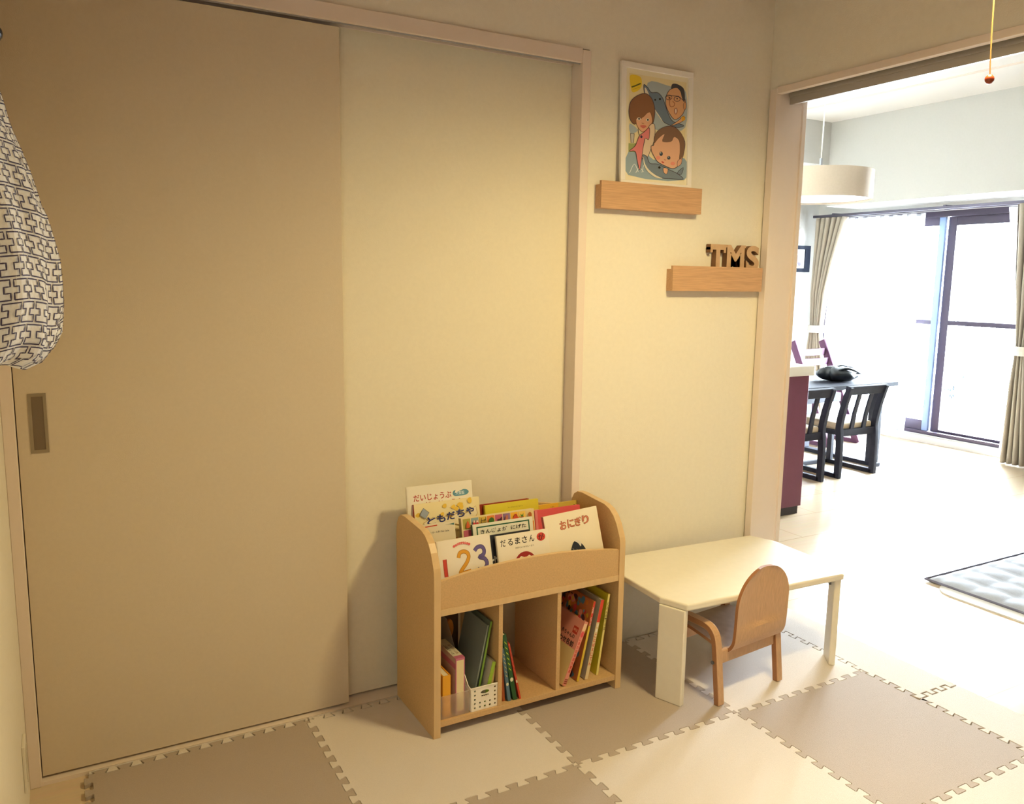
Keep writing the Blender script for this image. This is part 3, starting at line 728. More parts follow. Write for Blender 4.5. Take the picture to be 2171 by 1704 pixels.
for sx in (-1, 1):
    b.prism([(0, 0), (0, bh), (.02, bh+.002), (.05, bh+.03), (bd, bh+.03), (bd, 0)], 'x', sx*(bw-.002)-.001, sx*(bw-.002)+.001, plastic_m)
b.box((-bw+.003, bd-t, 0), (bw-.003, bd, bh+.03), plastic_m); b.box((-bw+.004, 0, 0), (bw-.004, bd, t), plastic_m)
b.build('body', BK)
b = MB(); b.box((-bw-.002, -.003, bh-.002), (bw+.002, .001, bh+.002), plastic_m); b.build('rim', BK, bevel=.001)
def card(label, x, w, h, t, col, lean, spc, y=.325):
    return book(label, w, h, t, (x, y, ZB+.003), (R_(lean), 0, R_(90)), col, spine_col=spc, group='folders and cards in the white basket', name='folder', cat='folder')
card('tall dark blue-green folder leaning right in the white basket', -.158, .150, .25, .005, (128, 138, 132), 12, (130, 140, 132), .345)
card('grey-green folder with a bright green edge, in the white basket', -.147, .148, .262, .006, (96, 110, 98), 11, (120, 160, 60), .340)
card('white card pack with lime green edge, foremost in the white basket', -.128, .09, .140, .012, (206, 200, 180), 14, (150, 186, 60), .318)
card('beige card pack at the right side of the white basket', -.113, .09, .118, .008, (200, 180, 140), 9, (190, 160, 110), .320)

# ------------------------------------------------------------------ low table
TT = R_(-3.0); TW, TD, TC = .760, .475, .090
TB = thing('low_table', 'low cream folding table with cut corners beside the book rack', 'table', (.818, .322, 0), TT)
def octo(w, d, c): return [(-w/2+c*.45, -d/2), (w/2-c*.45, -d/2), (w/2, -d/2+c), (w/2, d/2-c), (w/2-c*.45, d/2), (-w/2+c*.45, d/2), (-w/2, d/2-c), (-w/2, -d/2+c)]
s = MB(); s.prism(octo(TW, TD, TC), 'z', .320, .343, table_m); s.build('tabletop', TB, bevel=.006, seg=3)
for q in (-TD/2+.05, TD/2-.068): s = MB(); s.box((-.27, q, .298), (.27, q+.018, .320), table_m); s.build('apron', TB, bevel=.002)
hinge_m = mat('grey_hinge', (110, 110, 112), .4, metal=.8)
for sx in (-1, 1):
    for sy in (-1, 1):
        T = Matrix.Translation((sx*(TW/2-.026), sy*(TD/2-.052), 0)) @ Matrix.Rotation(sx*sy*R_(24 if sx < 0 else 36), 4, 'Z')
        l = MB(); l.box((-.011, -.047, 0), (.011, .047, .320), table_m, T)
        lo = l.build('leg', TB, bevel=.004, seg=3)
        hh = MB(); hh.box((-.018*sx-.004, -.012, .285), (-.018*sx+.004, .012, .318), hinge_m, T); hh.build('hinge', lo)

# ------------------------------------------------------------------ child chair
CH = thing('child_chair', 'small bent plywood child chair with rounded back, pushed under the low table', 'chair', (.726, .11, 0), R_(6))
zt = .245
for sx in (-1, 1):
    path = cr([(-.032, 0), (-.022, .09), (-.010, .19), (.002, .228), (.030, .246), (.09, .249), (.14, .247), (.185, .236), (.205, .205), (.212, .10), (.220, 0)], 5, False)
    o = MB(); xx = sx*.148; poly = band(path, .0110)
    o.prism(poly, 'x', xx-.014, xx+.014, chairedge_m, m_side=chairwood_m)
    o.build('side_frame', CH, bevel=.004, seg=3)
# bent seat and back as one moulded shell: path in (y, z)
prof = cr([(-.050, .432), (-.047, .38), (-.044, .30), (-.041, .225), (-.035, .190), (-.015, .166), (.020, .162), (.08, .174), (.15, .186), (.205, .186)], 6, False)
nP = len(prof); HWB = .128
def halfw(i):
    z = prof[i][1]
    if i < nP*0.45 and z > .31: return HWB*math.sqrt(max(0.0, 1-((z-.31)/.127)**2))*.985+.002
    return HWB
vs = []; fs = []; ms = []; NU = 12; th = .0055
rings = []
for side_ in (1, -1):
    for i, (y, z) in enumerate(prof):
        a = Vector(prof[max(0, i-1)]); c = Vector(prof[min(nP-1, i+1)]); t_ = (c-a).normalized(); q = Vector((-t_.y, t_.x))*th*side_
        w_ = halfw(i)
        for k in range(NU+1):
            u = -1+2*k/NU; vs.append((.026+w_*u, y+q.x + (.010*(1-u*u) if z > .24 and i < nP*.45 else 0), z+q.y))
n1 = nP*(NU+1)
sh_ = MB()
F1 = [(i*(NU+1)+k, i*(NU+1)+k+1, (i+1)*(NU+1)+k+1, (i+1)*(NU+1)+k) for i in range(nP-1) for k in range(NU)]
def seat_side(i): return i > nP*.5
sh_.v = vs
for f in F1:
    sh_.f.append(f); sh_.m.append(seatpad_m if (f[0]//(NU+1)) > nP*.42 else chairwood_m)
for f in F1: sh_.f.append(tuple(x+n1 for x in f)); sh_.m.append(chairwood_m)
per = [k for k in range(NU+1)] + [i*(NU+1)+NU for i in range(1, nP)] + [(nP-1)*(NU+1)+k for k in range(NU-1, -1, -1)] + [i*(NU+1) for i in range(nP-2, 0, -1)]
for a, c in zip(per, per[1:]+per[:1]): sh_.f.append((a, c, c+n1, a+n1)); sh_.m.append(chairedge_m)
sh_.build('seat_shell', CH, smooth='auto')
s = MB(); s.box((-.134, -.018, .128), (.134, -.002, .172), chairwood_m); s.build('rear_rail', CH, bevel=.003)
s = MB(); s.box((-.134, .190, .12), (.134, .204, .165), chairwood_m); s.build('front_rail', CH, bevel=.003)
for sx in (-1, 1): s = MB(); s.tube([(sx*.1645, -.012, .14), (sx*.168, -.012, .14)], .006, hinge_m, 12); s.build('bolt', CH)

# ------------------------------------------------------------------ wall ledges, framed drawing, letters
def ledge(x0, z0, label):
    L_ = thing('wall_ledge', label, 'wall ledge', (x0+.22, YB, z0), group='wooden wall ledges')
    s = MB(); s.box((-.22, -.038, 0), (.22, -.026, .090), ledge_m); s.build('front_board', L_, bevel=.0008)
    s = MB(); s.box((-.218, -.026, 0), (.218, -.001, .012), ledge_m); s.box((-.218, -.026, .012), (.218, -.0005, .078), ledge_m); s.build('back_board', L_, bevel=.0006)
ledge(.414, 1.580, 'upper wooden wall ledge holding the framed family drawing')
ledge(.736, 1.306, 'lower wooden wall ledge holding the three letters')
FR = thing('framed_drawing', 'white framed coloured drawing of three faces and dolphins on the upper ledge', 'picture', (.497, .580, 1.6585), (R_(-2.2), 0, 0))
fwd, fht = .312, .408
frw = mat('white_frame', (246, 242, 236), .4)
s = MB()
bo = .020
s.box((0, -.012, 0), (fwd, 0, bo), frw); s.box((0, -.012, fht-bo), (fwd, 0, fht), frw); s.box((0, -.012, bo), (bo, 0, fht-bo), frw); s.box((fwd-bo, -.012, bo), (fwd, 0, fht-bo), frw)
s.build('frame', FR, bevel=.0015)
s = MB(); s.box((bo, -.006, bo), (fwd-bo, -.001, fht-bo), C((240, 232, 206)))
ix0, iz0, iw, ih = bo+.014, bo+.014, fwd-2*bo-.022, fht-2*bo-.030
def cvt(x, y):
    u = (x-150)/570; top = 150+u*85; bot = 1262+u*50; return u, 1-(y-top)/(bot-top)
A = Art(s, lambda x, y, l: (ix0+cvt(x, y)[0]*iw, -.006-l*.8, iz0+cvt(x, y)[1]*ih), .00005)
A.poly([(150, 150), (720, 235), (718, 1312), (152, 1262)], (236, 222, 176))
OUT = (70, 62, 76)
A.poly([(165, 170), (260, 190), (270, 290), (230, 340), (180, 350), (160, 250)], (238, 206, 60), 4); A.line([(175, 300), (210, 285), (262, 258)], 14, (96, 96, 36)); A.line([(185, 325), (250, 300)], 5, (210, 170, 40))
A.poly([(330, 250), (520, 270), (600, 300), (716, 340), (716, 720), (520, 760), (400, 740), (330, 600)], (176, 190, 196), 4)
A.poly([(160, 690), (240, 760), (170, 800)], (170, 184, 194), 3)
A.poly([(152, 1000), (250, 1000), (300, 1050), (330, 960), (400, 1080), (715, 1060), (715, 1300), (152, 1250)], (150, 172, 188), 3)
A.poly([(152, 905), (230, 905), (230, 1000), (152, 1000)], (160, 170, 110))
for k in range(6): A.line([(165+k*60, 1230-k*4), (210+k*50, 1130+(k % 2)*40), (250+k*52, 1215)], 6, (226, 232, 232), 4)
A.shape([(168, 800), (205, 800), (200, 900), (175, 900)], (200, 196, 190), 5, OUT, 0)
# dolphin behind
A.shape([(292, 270), (330, 300), (365, 350), (430, 352), (480, 410), (505, 480), (540, 580), (590, 660), (700, 700), (640, 725), (560, 700), (500, 670), (440, 600), (400, 520), (340, 400), (300, 360)], (112, 130, 150), 6, OUT)
A.poly([(302, 300), (330, 340), (400, 520), (450, 600), (490, 670), (430, 590), (380, 500), (330, 400), (304, 350)], (232, 224, 206), 4)
A.poly(arc(452, 420, 11, 11, 0, 340, 10), BLK); A.poly(arc(405, 430, 9, 9, 0, 340, 10), BLK)
# man with glasses
A.shape([(520, 370), (560, 310), (640, 300), (700, 400), (715, 480), (690, 570), (640, 625), (600, 635), (560, 590), (520, 510), (510, 440)], (222, 170, 128), 6, OUT)
A.poly([(570, 260), (600, 250), (640, 262), (690, 300), (705, 380), (700, 450), (675, 400), (655, 330), (610, 290), (565, 310)], (70, 72, 84), 3)
A.line([(510, 390), (560, 380), (640, 385), (690, 430)], 6, OUT); A.line(arc(540, 400, 32, 26, 0, 350, 16), 6, OUT); A.line(arc(625, 415, 32, 26, 0, 350, 16), 6, OUT)
A.poly(arc(545, 405, 8, 8, 0, 340, 8), BLK); A.poly(arc(625, 412, 8, 8, 0, 340, 8), BLK)
A.line([(555, 400), (548, 460), (560, 500), (590, 495), (600, 465), (580, 440)], 6, (150, 84, 60), 4)
A.shape([(600, 530), (620, 515), (628, 550), (615, 580), (602, 560)], (236, 214, 200), 6, (120, 50, 44), 4)
A.shape([(690, 470), (715, 450), (718, 510), (700, 530)], (214, 156, 112), 4, OUT, 4)
A.shape([(560, 710), (600, 680), (650, 640), (690, 600), (710, 620), (680, 660), (620, 690)], (226, 176, 132), 5, OUT, 4); A.poly([(670, 610), (705, 598), (712, 640), (680, 655)], (226, 168, 50))
# woman
A.shape([(205, 700), (160, 640), (150, 540), (170, 450), (230, 390), (310, 365), (370, 420), (400, 520), (398, 620), (375, 700), (340, 600), (260, 640)], (140, 96, 68), 6, OUT)
A.shape([(222, 620), (260, 640), (300, 600), (345, 560), (370, 600), (375, 680), (335, 740), (290, 780), (250, 750), (222, 690)], (226, 174, 138), 5, (120, 80, 60))
A.poly([(222, 640), (215, 600), (250, 560), (340, 520), (370, 560), (330, 575), (290, 620), (250, 628)], (140, 96, 68), 4)
for p in ((246, 640), (332, 648)): A.poly(arc(p[0], p[1], 17, 16, 0, 345, 12), (240, 236, 226)); A.poly(arc(p[0]+2, p[1], 9, 11, 0, 340, 10), (60, 44, 36))
A.line([(275, 680), (285, 692), (298, 684)], 5, (150, 90, 66), 3); A.poly([(258, 715), (290, 705), (322, 718), (290, 742)], (206, 110, 100), 3)
A.line([(240, 745), (250, 810), (300, 830)], 5, OUT, 3)
# pink dolphin
A.shape([(345, 720), (400, 700), (402, 850), (370, 960), (330, 1060), (280, 1060), (300, 900)], (228, 206, 180), 5, OUT)
A.shape([(350, 735), (300, 780), (250, 830), (215, 930), (160, 990), (215, 995), (235, 1090), (260, 1195), (275, 1100), (290, 960), (310, 850), (345, 860)], (222, 130, 130), 5, OUT)
A.poly(arc(272, 833, 11, 15, 0, 340, 10), (60, 50, 80))
# grey dolphin in front
A.shape([(290, 1030), (330, 1050), (360, 1120), (440, 1130), (560, 1190), (640, 1230), (700, 1290), (560, 1285), (480, 1280), (400, 1240), (340, 1190), (300, 1110)], (120, 136, 152), 6, OUT)
A.poly([(296, 1050), (310, 1120), (350, 1190), (420, 1250), (490, 1285), (420, 1275), (340, 1210), (300, 1130)], (234, 226, 208), 4)
A.shape([(640, 1220), (700, 1160), (680, 1240)], (120, 136, 152), 5, OUT, 3); A.poly(arc(455, 1165, 12, 14, 0, 340, 10), BLK)
# baby
A.shape([(395, 920), (400, 830), (440, 760), (520, 715), (600, 720), (670, 790), (712, 890), (700, 1010), (680, 1080), (640, 1150), (590, 1175), (520, 1150), (440, 1105), (398, 1040), (372, 980), (370, 930)], (228, 180, 148), 6, OUT)
A.poly([(400, 900), (410, 800), (470, 738), (560, 712), (640, 750), (690, 820), (710, 920), (690, 1040), (655, 1070), (660, 980), (650, 870), (600, 830), (570, 880), (480, 880), (500, 800), (440, 850)], (130, 98, 80), 4)
A.poly(arc(470, 1015, 17, 24, 0, 345, 12), (56, 70, 90)); A.poly(arc(548, 1058, 17, 20, 0, 345, 12), (56, 70, 90)); A.poly(arc(466, 1005, 5, 6, 0, 340, 8), WHT); A.poly(arc(544, 1050, 5, 6, 0, 340, 8), WHT)
A.line([(500, 1075), (510, 1084), (520, 1078)], 5, (170, 100, 80), 3); A.poly([(474, 1095), (490, 1100), (505, 1112), (485, 1118)], (196, 90, 80), 3)
A.poly(arc(440, 1060, 22, 22, 0, 345, 12), (232, 150, 130)); A.poly(arc(590, 1120, 24, 20, 0, 345, 12), (232, 150, 130))
A.shape([(640, 1090), (680, 1065), (678, 1120), (640, 1150)], (222, 170, 140), 4, OUT, 3); A.shape([(495, 1170), (540, 1180), (530, 1235), (500, 1220)], (230, 180, 144), 4, OUT, 3)
s.build('drawing', FR, recalc=False)
# letters standing on the lower ledge
letf = mat('pale_letter_face', (198, 164, 128), .6, .08, 60); letd = mat('brown_letter_side', (124, 88, 58), .7, .15, 60)
def letter(ch, x0, w, h, label):
    cu = bpy.data.curves.new('t', 'FONT'); cu.body = ch; cu.extrude = .012; cu.size = .1; cu.offset = .0035
    ob = bpy.data.objects.new('t', cu); COL.objects.link(ob); bpy.context.view_layer.update()
    me = ob.evaluated_get(bpy.context.evaluated_depsgraph_get()).to_mesh()
    vs = [v.co.copy() for v in me.vertices]; fs = [tuple(p.vertices) for p in me.polygons]; ns = [p.normal.z for p in me.polygons]
    bpy.data.objects.remove(ob)
    a = min(v.x for v in vs); c = max(v.x for v in vs); d = min(v.y for v in vs); e = max(v.y for v in vs)
    b = MB()
    if ch != 'S':   # slab serifs
        pass
    P = [(x0+(v.x-a)/(c-a)*w, .585-v.z, 1.384+(v.y-d)/(e-d)*h) for v in vs]
    for f, nz in zip(fs, ns): b.add([P[i] for i in f], [tuple(range(len(f)))], letf if nz > .5 else letd)
    def serif(xa, xb, za, zb):
        b.box((xa, .5735, za), (xb, .5965, zb), letd); b.add([(xa, .5733, za), (xb, .5733, za), (xb, .5733, zb), (xa, .5733, zb)], [(0, 1, 2, 3)], letf)
    z1 = 1.384+h
    if ch == 'T': serif(x0, x0+.011, z1-.030, z1-.010); serif(x0+w-.011, x0+w, z1-.030, z1-.010)
    if ch == 'M': serif(x0-.006, x0+.018, z1-.010, z1); serif(x0+w-.018, x0+w+.006, z1-.010, z1)
    tag(b.build('wooden_letter', recalc=False), label, 'letter', 'three letters on the lower ledge')
letter('T', .918, .076, .094, 'thick wooden letter T on the lower ledge')
letter('M', 1.000, .088, .094, 'thick wooden letter M on the lower ledge')
letter('S', 1.099, .066, .094, 'thick wooden letter S on the lower ledge, next to the doorway')

# ------------------------------------------------------------------ bag on the left wall
HK = thing('wall_hook', 'black round-ended wall hook above the patterned bag', 'hook', (XL, -.45, 1.636))
s = MB(); s.tube([(0, 0, 0), (.045, 0, 0), (.066, 0, .004)], .006, mat('black_metal', (30, 30, 34), .35, metal=.6), 12); s.build('peg', HK)
s = MB(); s.lathe([(.001, -.014), (.010, -.012), (.015, -.005), (.016, 0), (.015, .005), (.010, .012), (.001, .014)], MATS['black_metal'], (.077, 0, .004), 20); s.build('knob', HK, smooth=True)
bag_cloth = mat('white_cotton', (214, 208, 196), .9, .06, 60, .4, 120)
bag_line = mat('dark_print_lines', (66, 58, 78), .9)
BAG = thing('fabric_bag', 'white cotton bag with black interlocking line pattern hanging at the far left', 'bag', (XL+.005, -.44, 1.214))
hs_ = [(0, .090), (.010, .112), (.035, .126), (.085, .134), (.14, .131), (.20, .122), (.26, .104), (.31, .088), (.36, .074), (.40, .050), (.43, .030)]
def hx_(z):
    for (a, ra), (c, rc) in zip(hs_, hs_[1:]):
        if z <= c: return ra+(rc-ra)*(z-a)/(c-a)
    return hs_[-1][1]
def bagS(u, v, off=0):
    """u round the bag (0..1 from back wall round the front), v height"""
    v = max(0.0, v); z = .43*v; X = hx_(z); Y = .16*(1-.62*v**1.5)*(1 if v > .08 else .75+.25*v/.08)
    a = -PI/2 + PI*u
    wr = .004*math.sin(7*a+9*v)+.003*math.sin(15*a-5*v)*(1.2-v)
    ex = (X+wr+off)*max(.0, math.cos(a))**.62; ey = (Y+wr+off)*math.sin(a)
    return (ex, ey, z + .006*math.sin(5*a)*(1-v))
b = MB(); b.grid(lambda u, v: bagS(u, v), 64, 60, bag_cloth)
b.grid(lambda u, v: Vector(bagS(u, 0)).lerp(Vector((.02, 0, .012)), v), 64, 3, bag_cloth)
cell = .0240
motif = [(0, 0), (.86, 0), (.86, .29), (.60, .29), (.60, .57), (.86, .57), (.86, .86), (0, .86), (0, .57), (.26, .57), (.26, .29), (0, .29)]
perim = .40
nu, nv = 17, 15
for j in range(nv):
    for i in range(nu):
        pts = [((i+px*.98+(.5 if j % 2 else 0))/nu, (j+py)/nv) for px, py in motif]
        pts = [p for p in pts]
        if any(p[0] > .99 or p[0] < .01 or p[1] > .985 for p in pts): continue
        dense = []
        for p, q in zip(pts, pts[1:]+pts[:1]):
            k = 2
            for t_ in range(k): dense.append((p[0]+(q[0]-p[0])*t_/k, p[1]+(q[1]-p[1])*t_/k))
        dense.append(dense[0])
        # scale v so the stroke has even width
        bb = band([(p[0]*perim, p[1]*.43) for p in dense], .00085); n = len(dense)
        b.add([bagS(p[0]/perim, p[1]/.43, .0007) for p in bb], [(k, k+1, 2*n-2-k, 2*n-1-k) for k in range(n-1)], bag_line)
b.build('bag_body', BAG, smooth=False, recalc=False)
s = MB()
for sy in (-1, 1): s.tube(cr([(.03, sy*.05, .42), (.045, sy*.03, .44), (.075, sy*.006, .447)], 6, False), .007, bag_cloth, 8)
s.build('strap', BAG, smooth=True)
# outlet plate low on the left wall
op = thing('wall_outlet', 'white outlet plate low on the left wall near the corner', 'outlet', (XL, .42, .10))
MB().box((0, -.035, 0), (.007, .035, .12), mat('outlet_white', (232, 226, 210), .4)).build('plate', op, bevel=.002)
MB().box((.007, -.018, .02), (.0085, .018, .10), mat('outlet_insert', (214, 206, 190), .4)).build('socket', op, bevel=.001)

# ------------------------------------------------------------------ ceiling lamp with pull cord
CL = thing('ceiling_lamp', 'round pendant ceiling lamp with a beaded pull cord at the top right', 'lamp', (LAMP[0], LAMP[1], ZC))
s = MB(); s.tube([(0, 0, 0), (0, 0, -.13)], .006, plastic_m, 8); s.lathe([(.05, 0), (.05, -.02), (.02, -.03)], plastic_m); s.build('stem', CL)
s = MB(); s.lathe([(.03, -.13), (.20, -.16), (.215, -.26), (.211, -.26), (.196, -.165), (.03, -.135)], mat('lamp_shade_white', (235, 225, 205), .5), n=40, caps=False); s.build('lamp_shade', CL, smooth='auto')
s = MB(); s.lathe([(.14, -.26), (.14, -.255)], emit_mat('lamp_diffuser', (255, 226, 170), 2.0), n=40); s.build('diffuser', CL)
s = MB(); cpts = cr([(.003, .0, -.285), (-.002, .003, -.38), (-.006, .0, -.50), (-.004, -.002, -.60), (.0, -.003, -.655)], 6, False)
s.tube(cpts, .0014, rope_m, 6); pc = s.build('pull_cord', CL)
s = MB(); s.lathe([(.0008, -.0095), (.005, -.008), (.0085, -.0035), (.009, 0), (.0085, .0035), (.005, .008), (.0015, .0095)], bead_m, (0, -.003, -.664), 20); s.build('bead', pc, smooth=True)

# ------------------------------------------------------------------ living room: counter
KC = thing('kitchen_counter', 'maroon glossy kitchen counter with white worktop seen through the doorway', 'kitchen counter', (2.1, 1.53, ZF))
s = MB(); s.box((-.35, 0, .05), (.50, 1.4, .828), redbrown_m); s.build('cabinet', KC, bevel=.002)
s = MB(); s.box((-.33, .012, 0), (.488, 1.38, .05), dark_m); s.build('plinth', KC)
s = MB(); s.box((-.37, -.022, .828), (.521, 1.42, .885), counter_m); s.build('worktop', KC, bevel=.006)
s = MB(); s.box((-.2, -.006, .775), (.1, 0, .785), alu_m); s.build('handle', KC)

# dining table
DT = thing('dining_table', 'dark dining table behind the kitchen counter', 'table', (3.50, 2.54, ZF))
s = MB(); s.box((-.74, -.42, .612), (.745, .42, .645), brown_m); s.build('tabletop', DT, bevel=.004)
for sx in (-.60, .62):
    s = MB(); s.box((sx-.02, -.36, .03), (sx+.045, -.29, .612), brown_m); s.build('leg', DT, bevel=.004)
    s = MB(); s.box((sx-.02, .29, .03), (sx+.045, .36, .612), brown_m); s.build('leg', DT, bevel=.004)
    s = MB(); s.box((sx-.02, -.38, 0), (sx+.045, .38, .03), brown_m); s.build('foot_rail', DT, bevel=.004)
s = MB(); s.box((-.58, -.02, .45), (.62, .02, .52), brown_m); s.build('stretcher', DT, bevel=.003)

def dining_chair(loc, rz, label):
    c = thing('dining_chair', label, 'chair', loc, rz, 'dark wooden dining chairs')
    W_ = .185
    for sx in (-1, 1):
        path = cr([(0.0, .0), (.0, .18), (.006, .30), (.012, .37), (-.010, .50), (-.055, .655)], 5, False)
        s = MB(); s.prism(band(path, .022), 'x', sx*W_-.016, sx*W_+.016, brown_m); s.build('post', c, bevel=.003)
        s = MB(); s.box((sx*W_-.016, .36, .03), (sx*W_+.016, .40, .335), brown_m); s.build('leg', c, bevel=.003)
        s = MB(); s.box((sx*W_-.016, .0, 0), (sx*W_+.016, .42, .032), brown_m); s.build('runner', c, bevel=.003)
    s = MB(); s.box((-W_, .385, .0), (W_, .41, .03), brown_m); s.build('front_stretcher', c, bevel=.003)
    T = Matrix.Translation((0, -.044, .625)) @ Matrix.Rotation(R_(16), 4, 'X')
    s = MB(); s.box((-W_-.02, -.013, -.03), (W_+.02, .013, .035), brown_m, T); s.build('top_rail', c, bevel=.004)
    for xx in (-.062, .062):
        pts = [(.010, .34), (-.006, .46), (-.040, .60)]
        s = MB(); s.prism(band(pts, .007), 'x', xx-.018, xx+.018, brown_m); s.build('slat', c, bevel=.002)
    s = MB(); s.box((-W_, 0, .295), (W_, .025, .345), brown_m); s.box((-W_-.012, .02, .305), (-W_+.014, .40, .34), brown_m); s.box((W_-.014, .02, .305), (W_+.012, .40, .34), brown_m); s.box((-W_, .375, .305), (W_, .40, .34), brown_m); s.build('seat_frame', c, bevel=.003)
    s = MB(); s.box((-W_+.016, .02, .335), (W_-.016, .42, .385), mat('beige_seat_cushion', (206, 190, 160), .85, .05, 60)); s.build('seat_cushion', c, bevel=.015, seg=3)
    return c
dining_chair((3.735, 2.045, ZF), 0, 'dark wooden dining chair with beige seat, nearer the window')
dining_chair((3.175, 2.035, ZF), 0, 'dark wooden dining chair half hidden by the maroon counter')
# baby chair across the table
HC = thing('high_chair', 'purple-brown wooden high chair with two back slats beyond the dining table', 'chair', (4.56, 3.20, ZF), R_(4))
hm = mat('plum_stained_wood', (86, 52, 80), .8, .1, 30)
for sx in (-1, 1):
    s = MB(); s.prism(band([(-.36, 0), (.06, .86)], .032), 'x', sx*.20-.012, sx*.20+.012, hm); s.build('side_post', HC, bevel=.004)
    s = MB(); s.box((sx*.20-.012, -.36, 0), (sx*.20+.012, .16, .035), hm); s.build('foot', HC, bevel=.003)
for z0 in (.735, .655):
    yy = -.36+.42*(z0+.03)/.86
    p = [(.19*(-1+k/4), -.02*(1-(-1+k/4)**2)) for k in range(9)]
    s = MB(); s.prism([(a, yy+c+.012) for a, c in p]+[(a, yy+c-.003) for a, c in p[::-1]], 'z', z0, z0+.058, hm); s.build('back_slat', HC)
s = MB(); s.box((-.19, -.30, .48), (.19, .0, .50), hm); s.build('seat', HC, bevel=.003)
s = MB(); s.box((-.19, -.42, .22), (.19, -.14, .24), hm); s.build('footplate', HC, bevel=.003)
# black bag on the table
HB = thing('handbag', 'slouched black bag lying on the dining table', 'bag', (3.86, 2.34, ZF+.645))
blk_m = mat('black_leather', (34, 40, 44), .35, .2, 20, .4, 60)
def blob(u, v):
    a = 2*PI*u; f = math.sin(PI*v); q = 1+.16*math.sin(3*a+1)+.10*math.sin(7*a)
    return (.19*q*math.cos(a)*f**.7, .11*q*math.sin(a)*f**.7, .055-.055*math.cos(PI*v)+.02*math.sin(2*a+1)*v*f+.010*math.sin(9*a)*f*v)
s = MB(); s.grid(blob, 36, 14, blk_m, True); s.build('bag_body', HB, smooth=True)
s = MB(); s.tube(cr([(-.14, -.05, .07), (-.05, -.10, .10), (.06, -.11, .075), (.16, -.06, .05)], 6, False), .009, blk_m, 8); s.build('strap', HB, smooth=True)
s = MB(); s.tube(cr([(-.10, .0, .10), (0, -.03, .118), (.11, .0, .09)], 6, False), .006, blk_m, 8); s.build('zip_flap', HB, smooth=True)
# pendant lamp
PL = thing('pendant_lamp', 'large cream drum pendant lamp over the dining table', 'lamp', (3.45, 2.29, 1.912))
s = MB(); s.lathe([(.345, 0), (.345, .19), (.341, .19), (.341, 0)], shade_m, n=64, caps=False); s.build('lamp_shade', PL, smooth='auto')
s = MB(); s.lathe([(.335, .012), (.335, .016)], mat('lamp_diffuser_white', (240, 238, 232), .4), n=48); s.build('diffuser', PL)
s = MB(); s.tube([(0, 0, .16), (0, 0, .28)], .010, alu_m, 10); s.tube([(0, 0, .28), (0, 0, LZ-1.925)], .004, plastic_m, 8); s.build('cord', PL)
s = MB(); s.lathe([(.055, LZ-1.925), (.055, LZ-1.925-.03), (.02, LZ-1.925-.04)], plastic_m); s.build('ceiling_cap', PL)
# small picture on the far wall
SP = thing('framed_picture', 'small black framed print on the white wall left of the curtain', 'picture', (5.10, LY1-.001, 1.455))
fm = mat('black_frame', (22, 28, 42), .8, spec=.15)
s = MB(); hw2 = .15
s.box((-hw2, -.02, 0), (hw2, 0, .035), fm); s.box((-hw2, -.02, .215), (hw2, 0, .25), fm); s.box((-hw2, -.02, .035), (-hw2+.07, 0, .215), fm); s.box((hw2-.07, -.02, .035), (hw2, 0, .215), fm)
s.build('frame', SP, bevel=.002)
s = MB(); s.box((-hw2+.07, -.012, .035), (hw2-.07, -.002, .215), C((238, 240, 242))); a_ = Art(s, lambda x, y, l: (x, -.012-l, y)); a_.poly(arc(.0, .125, .03, .04, 0, 350, 16), (120, 104, 110)); a_.poly([(-.02, .09), (.035, .09), (.03, .06), (.0, .055)], (90, 80, 96))
s.build('print', SP, recalc=False)
# rug and pad
s = MB()
def rugf(u, v):
    x = 2.245+1.95*u; y = -1.45+1.93*v; q = abs(math.sin(x*PI/.14))*abs(math.sin(y*PI/.14))
    e = min(min(u, 1-u)*1.95, min(v, 1-v)*1.93)/.04; return (x, y, ZF+.006+(.006+.012*q**.5)*min(1, e)**.5)
s.grid(rugf, 112, 112, mat('grey_quilt', (170, 173, 180), .9, .05, 60, .3, 200)); 
RG = thing('quilted_rug', 'grey quilted rug on the pale living room floor', 'rug', (0, 0, 0)); s.build('quilt', RG, smooth=True, recalc=False)
s = MB(); rc = lambda g: [(2.245-g, -1.45-g), (4.195+g, -1.45-g), (4.195+g, .48+g), (2.245-g, .48+g)]
s.tube([(x, y, ZF+.010) for x, y in rc(0)]+[(2.245, -1.45, ZF+.010)], .006, mat('rug_piping', (110, 108, 124), .9), 8); s.build('piping', RG)
s = MB(); pd = [(2.16, -1.5), (4.1, -1.5), (4.1, .40)] + arc(2.26, .30, .10, .10, 90, 180, 8)
s.prism(pd, 'z', ZF+.0002, ZF+.006, mat('white_pad', (226, 224, 220), .9, .03, 60))
tag(s.build('rug_pad'), 'white pad peeking out under the near edge of the grey rug', 'rug pad')

# curtains
def curtain(keys, x0, n, m, name, label, amp=.035, top=1.965, thick=.002, par=None, phase=0):
    """keys: list of (z, y_left, y_right)"""
    def prof_(z):
        ks = keys
        for (za, a, b_), (zb, c, d) in zip(ks, ks[1:]):
            if zb <= z <= za:
                t_ = (za-z)/(za-zb); return a+(c-a)*t_, b_+(d-b_)*t_
        return ks[-1][1], ks[-1][2]
    z0, z1 = keys[-1][0], keys[0][0]; s = MB()
    def fn(u, v):
        z = z1+(z0-z1)*v; ya, yb = prof_(z); w = abs(yb-ya); full = abs(keys[0][2]-keys[0][1]); am = amp*(.55+.45*min(1, w/full))
        return (x0+am*math.sin(u*n*2*PI+phase)+.006*math.sin(u*n*4.3+z*3), ya+(yb-ya)*u+.012*math.sin(u*n*4*PI)*w/full, z)
    s.grid(fn, n*14, 44, m); o = s.build(name, par, smooth=True, recalc=False)
    md = o.modifiers.new('th', 'SOLIDIFY'); md.thickness = thick
    return o
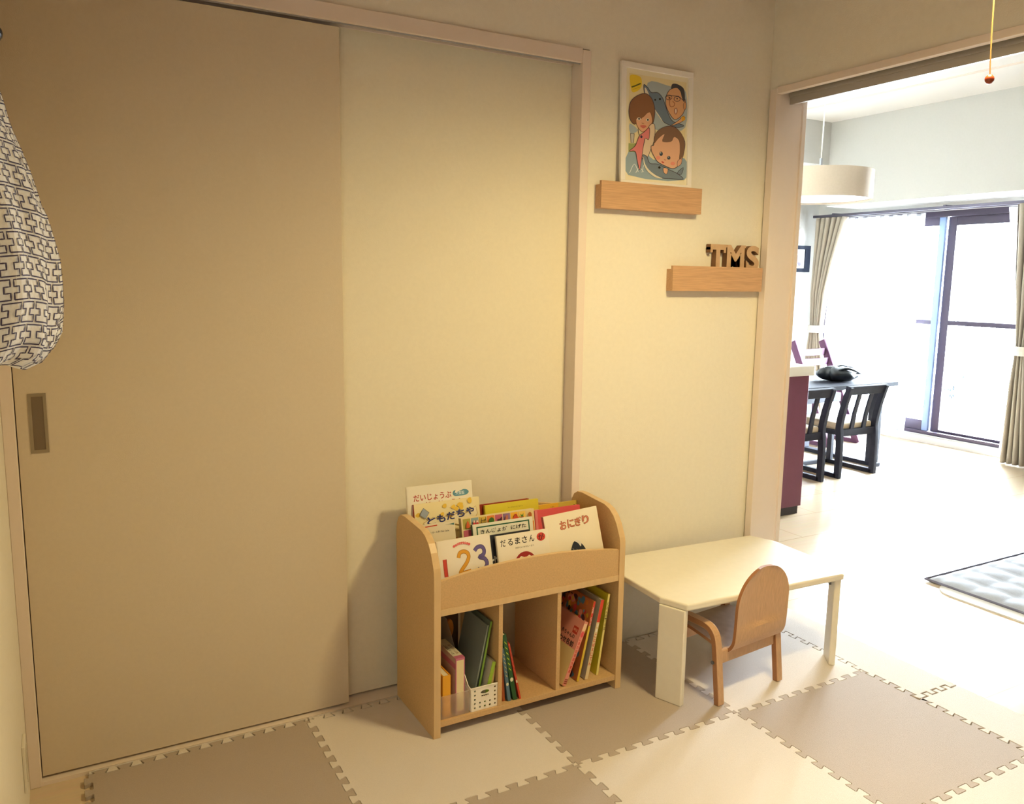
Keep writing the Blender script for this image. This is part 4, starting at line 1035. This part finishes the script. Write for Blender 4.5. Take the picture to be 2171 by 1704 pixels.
LC = thing('curtain', 'beige curtain tied back at the left side of the balcony window', 'curtain', (0, 0, 0), group='beige curtains')
curtain([(1.955, 3.80, 3.44), (1.55, 3.80, 3.56), (1.25, 3.80, 3.63), (.945, 3.775, 3.655), (.88, 3.775, 3.66), (.70, 3.80, 3.62), (.02, 3.82, 3.56)], 5.19, 6, curtain_m, 'cloth', '', .055, par=LC)
tb = mat('pale_tieback', (226, 222, 212), .8)
s = MB(); s.lathe([(.075, 0), (.078, .035), (.075, .07)], tb, (5.19, 3.715, .88), 20, caps=False); s.build('tieback', LC)
RC = thing('curtain', 'beige curtain tied back at the right side of the balcony window', 'curtain', (0, 0, 0), group='beige curtains')
curtain([(1.955, 1.90, 1.40), (1.4, 1.86, 1.5), (.92, 1.80, 1.66), (.85, 1.80, 1.66), (.6, 1.82, 1.60), (.0, 1.84, 1.50)], 5.15, 7, curtain_m, 'cloth', '', .055, par=RC)
s = MB(); s.lathe([(.075, 0), (.078, .035), (.075, .07)], tb, (5.15, 1.735, .83), 20, caps=False); s.build('tieback', RC)
tag(curtain([(1.95, 3.62, 2.735), (1.0, 3.70, 2.75), (.06, 3.72, 2.765)], 5.285, 10, sheer_m, 'sheer_curtain', '', .014, thick=.0006), 'white sheer curtain drawn across the left half of the balcony window', 'curtain', 'sheer curtains')
tag(curtain([(1.95, 2.04, 1.62), (1.5, 1.96, 1.66), (.92, 1.855, 1.70), (.85, 1.855, 1.70), (.5, 1.90, 1.70), (.03, 1.93, 1.66)], 5.27, 7, sheer_m, 'sheer_curtain', '', .018, thick=.0006, phase=1), 'white sheer curtain gathered at the right side of the balcony window', 'curtain', 'sheer curtains')
RD = thing('curtain_rail', 'dark double curtain rail above the balcony window', 'curtain rail', (0, 0, 0))
railm = mat('dark_rail_metal', (84, 80, 92), .35, metal=.6)
s = MB(); s.box((5.18, 1.2, 1.962), (5.20, 3.84, 1.985), railm); s.box((5.275, 1.2, 1.962), (5.295, 3.84, 1.982), railm); s.build('track', RD, bevel=.002)
for yy in (1.3, 2.5, 3.6): s = MB(); s.box((5.18, yy, 1.985), (5.35, yy+.02, 1.995), railm); s.build('bracket', RD)
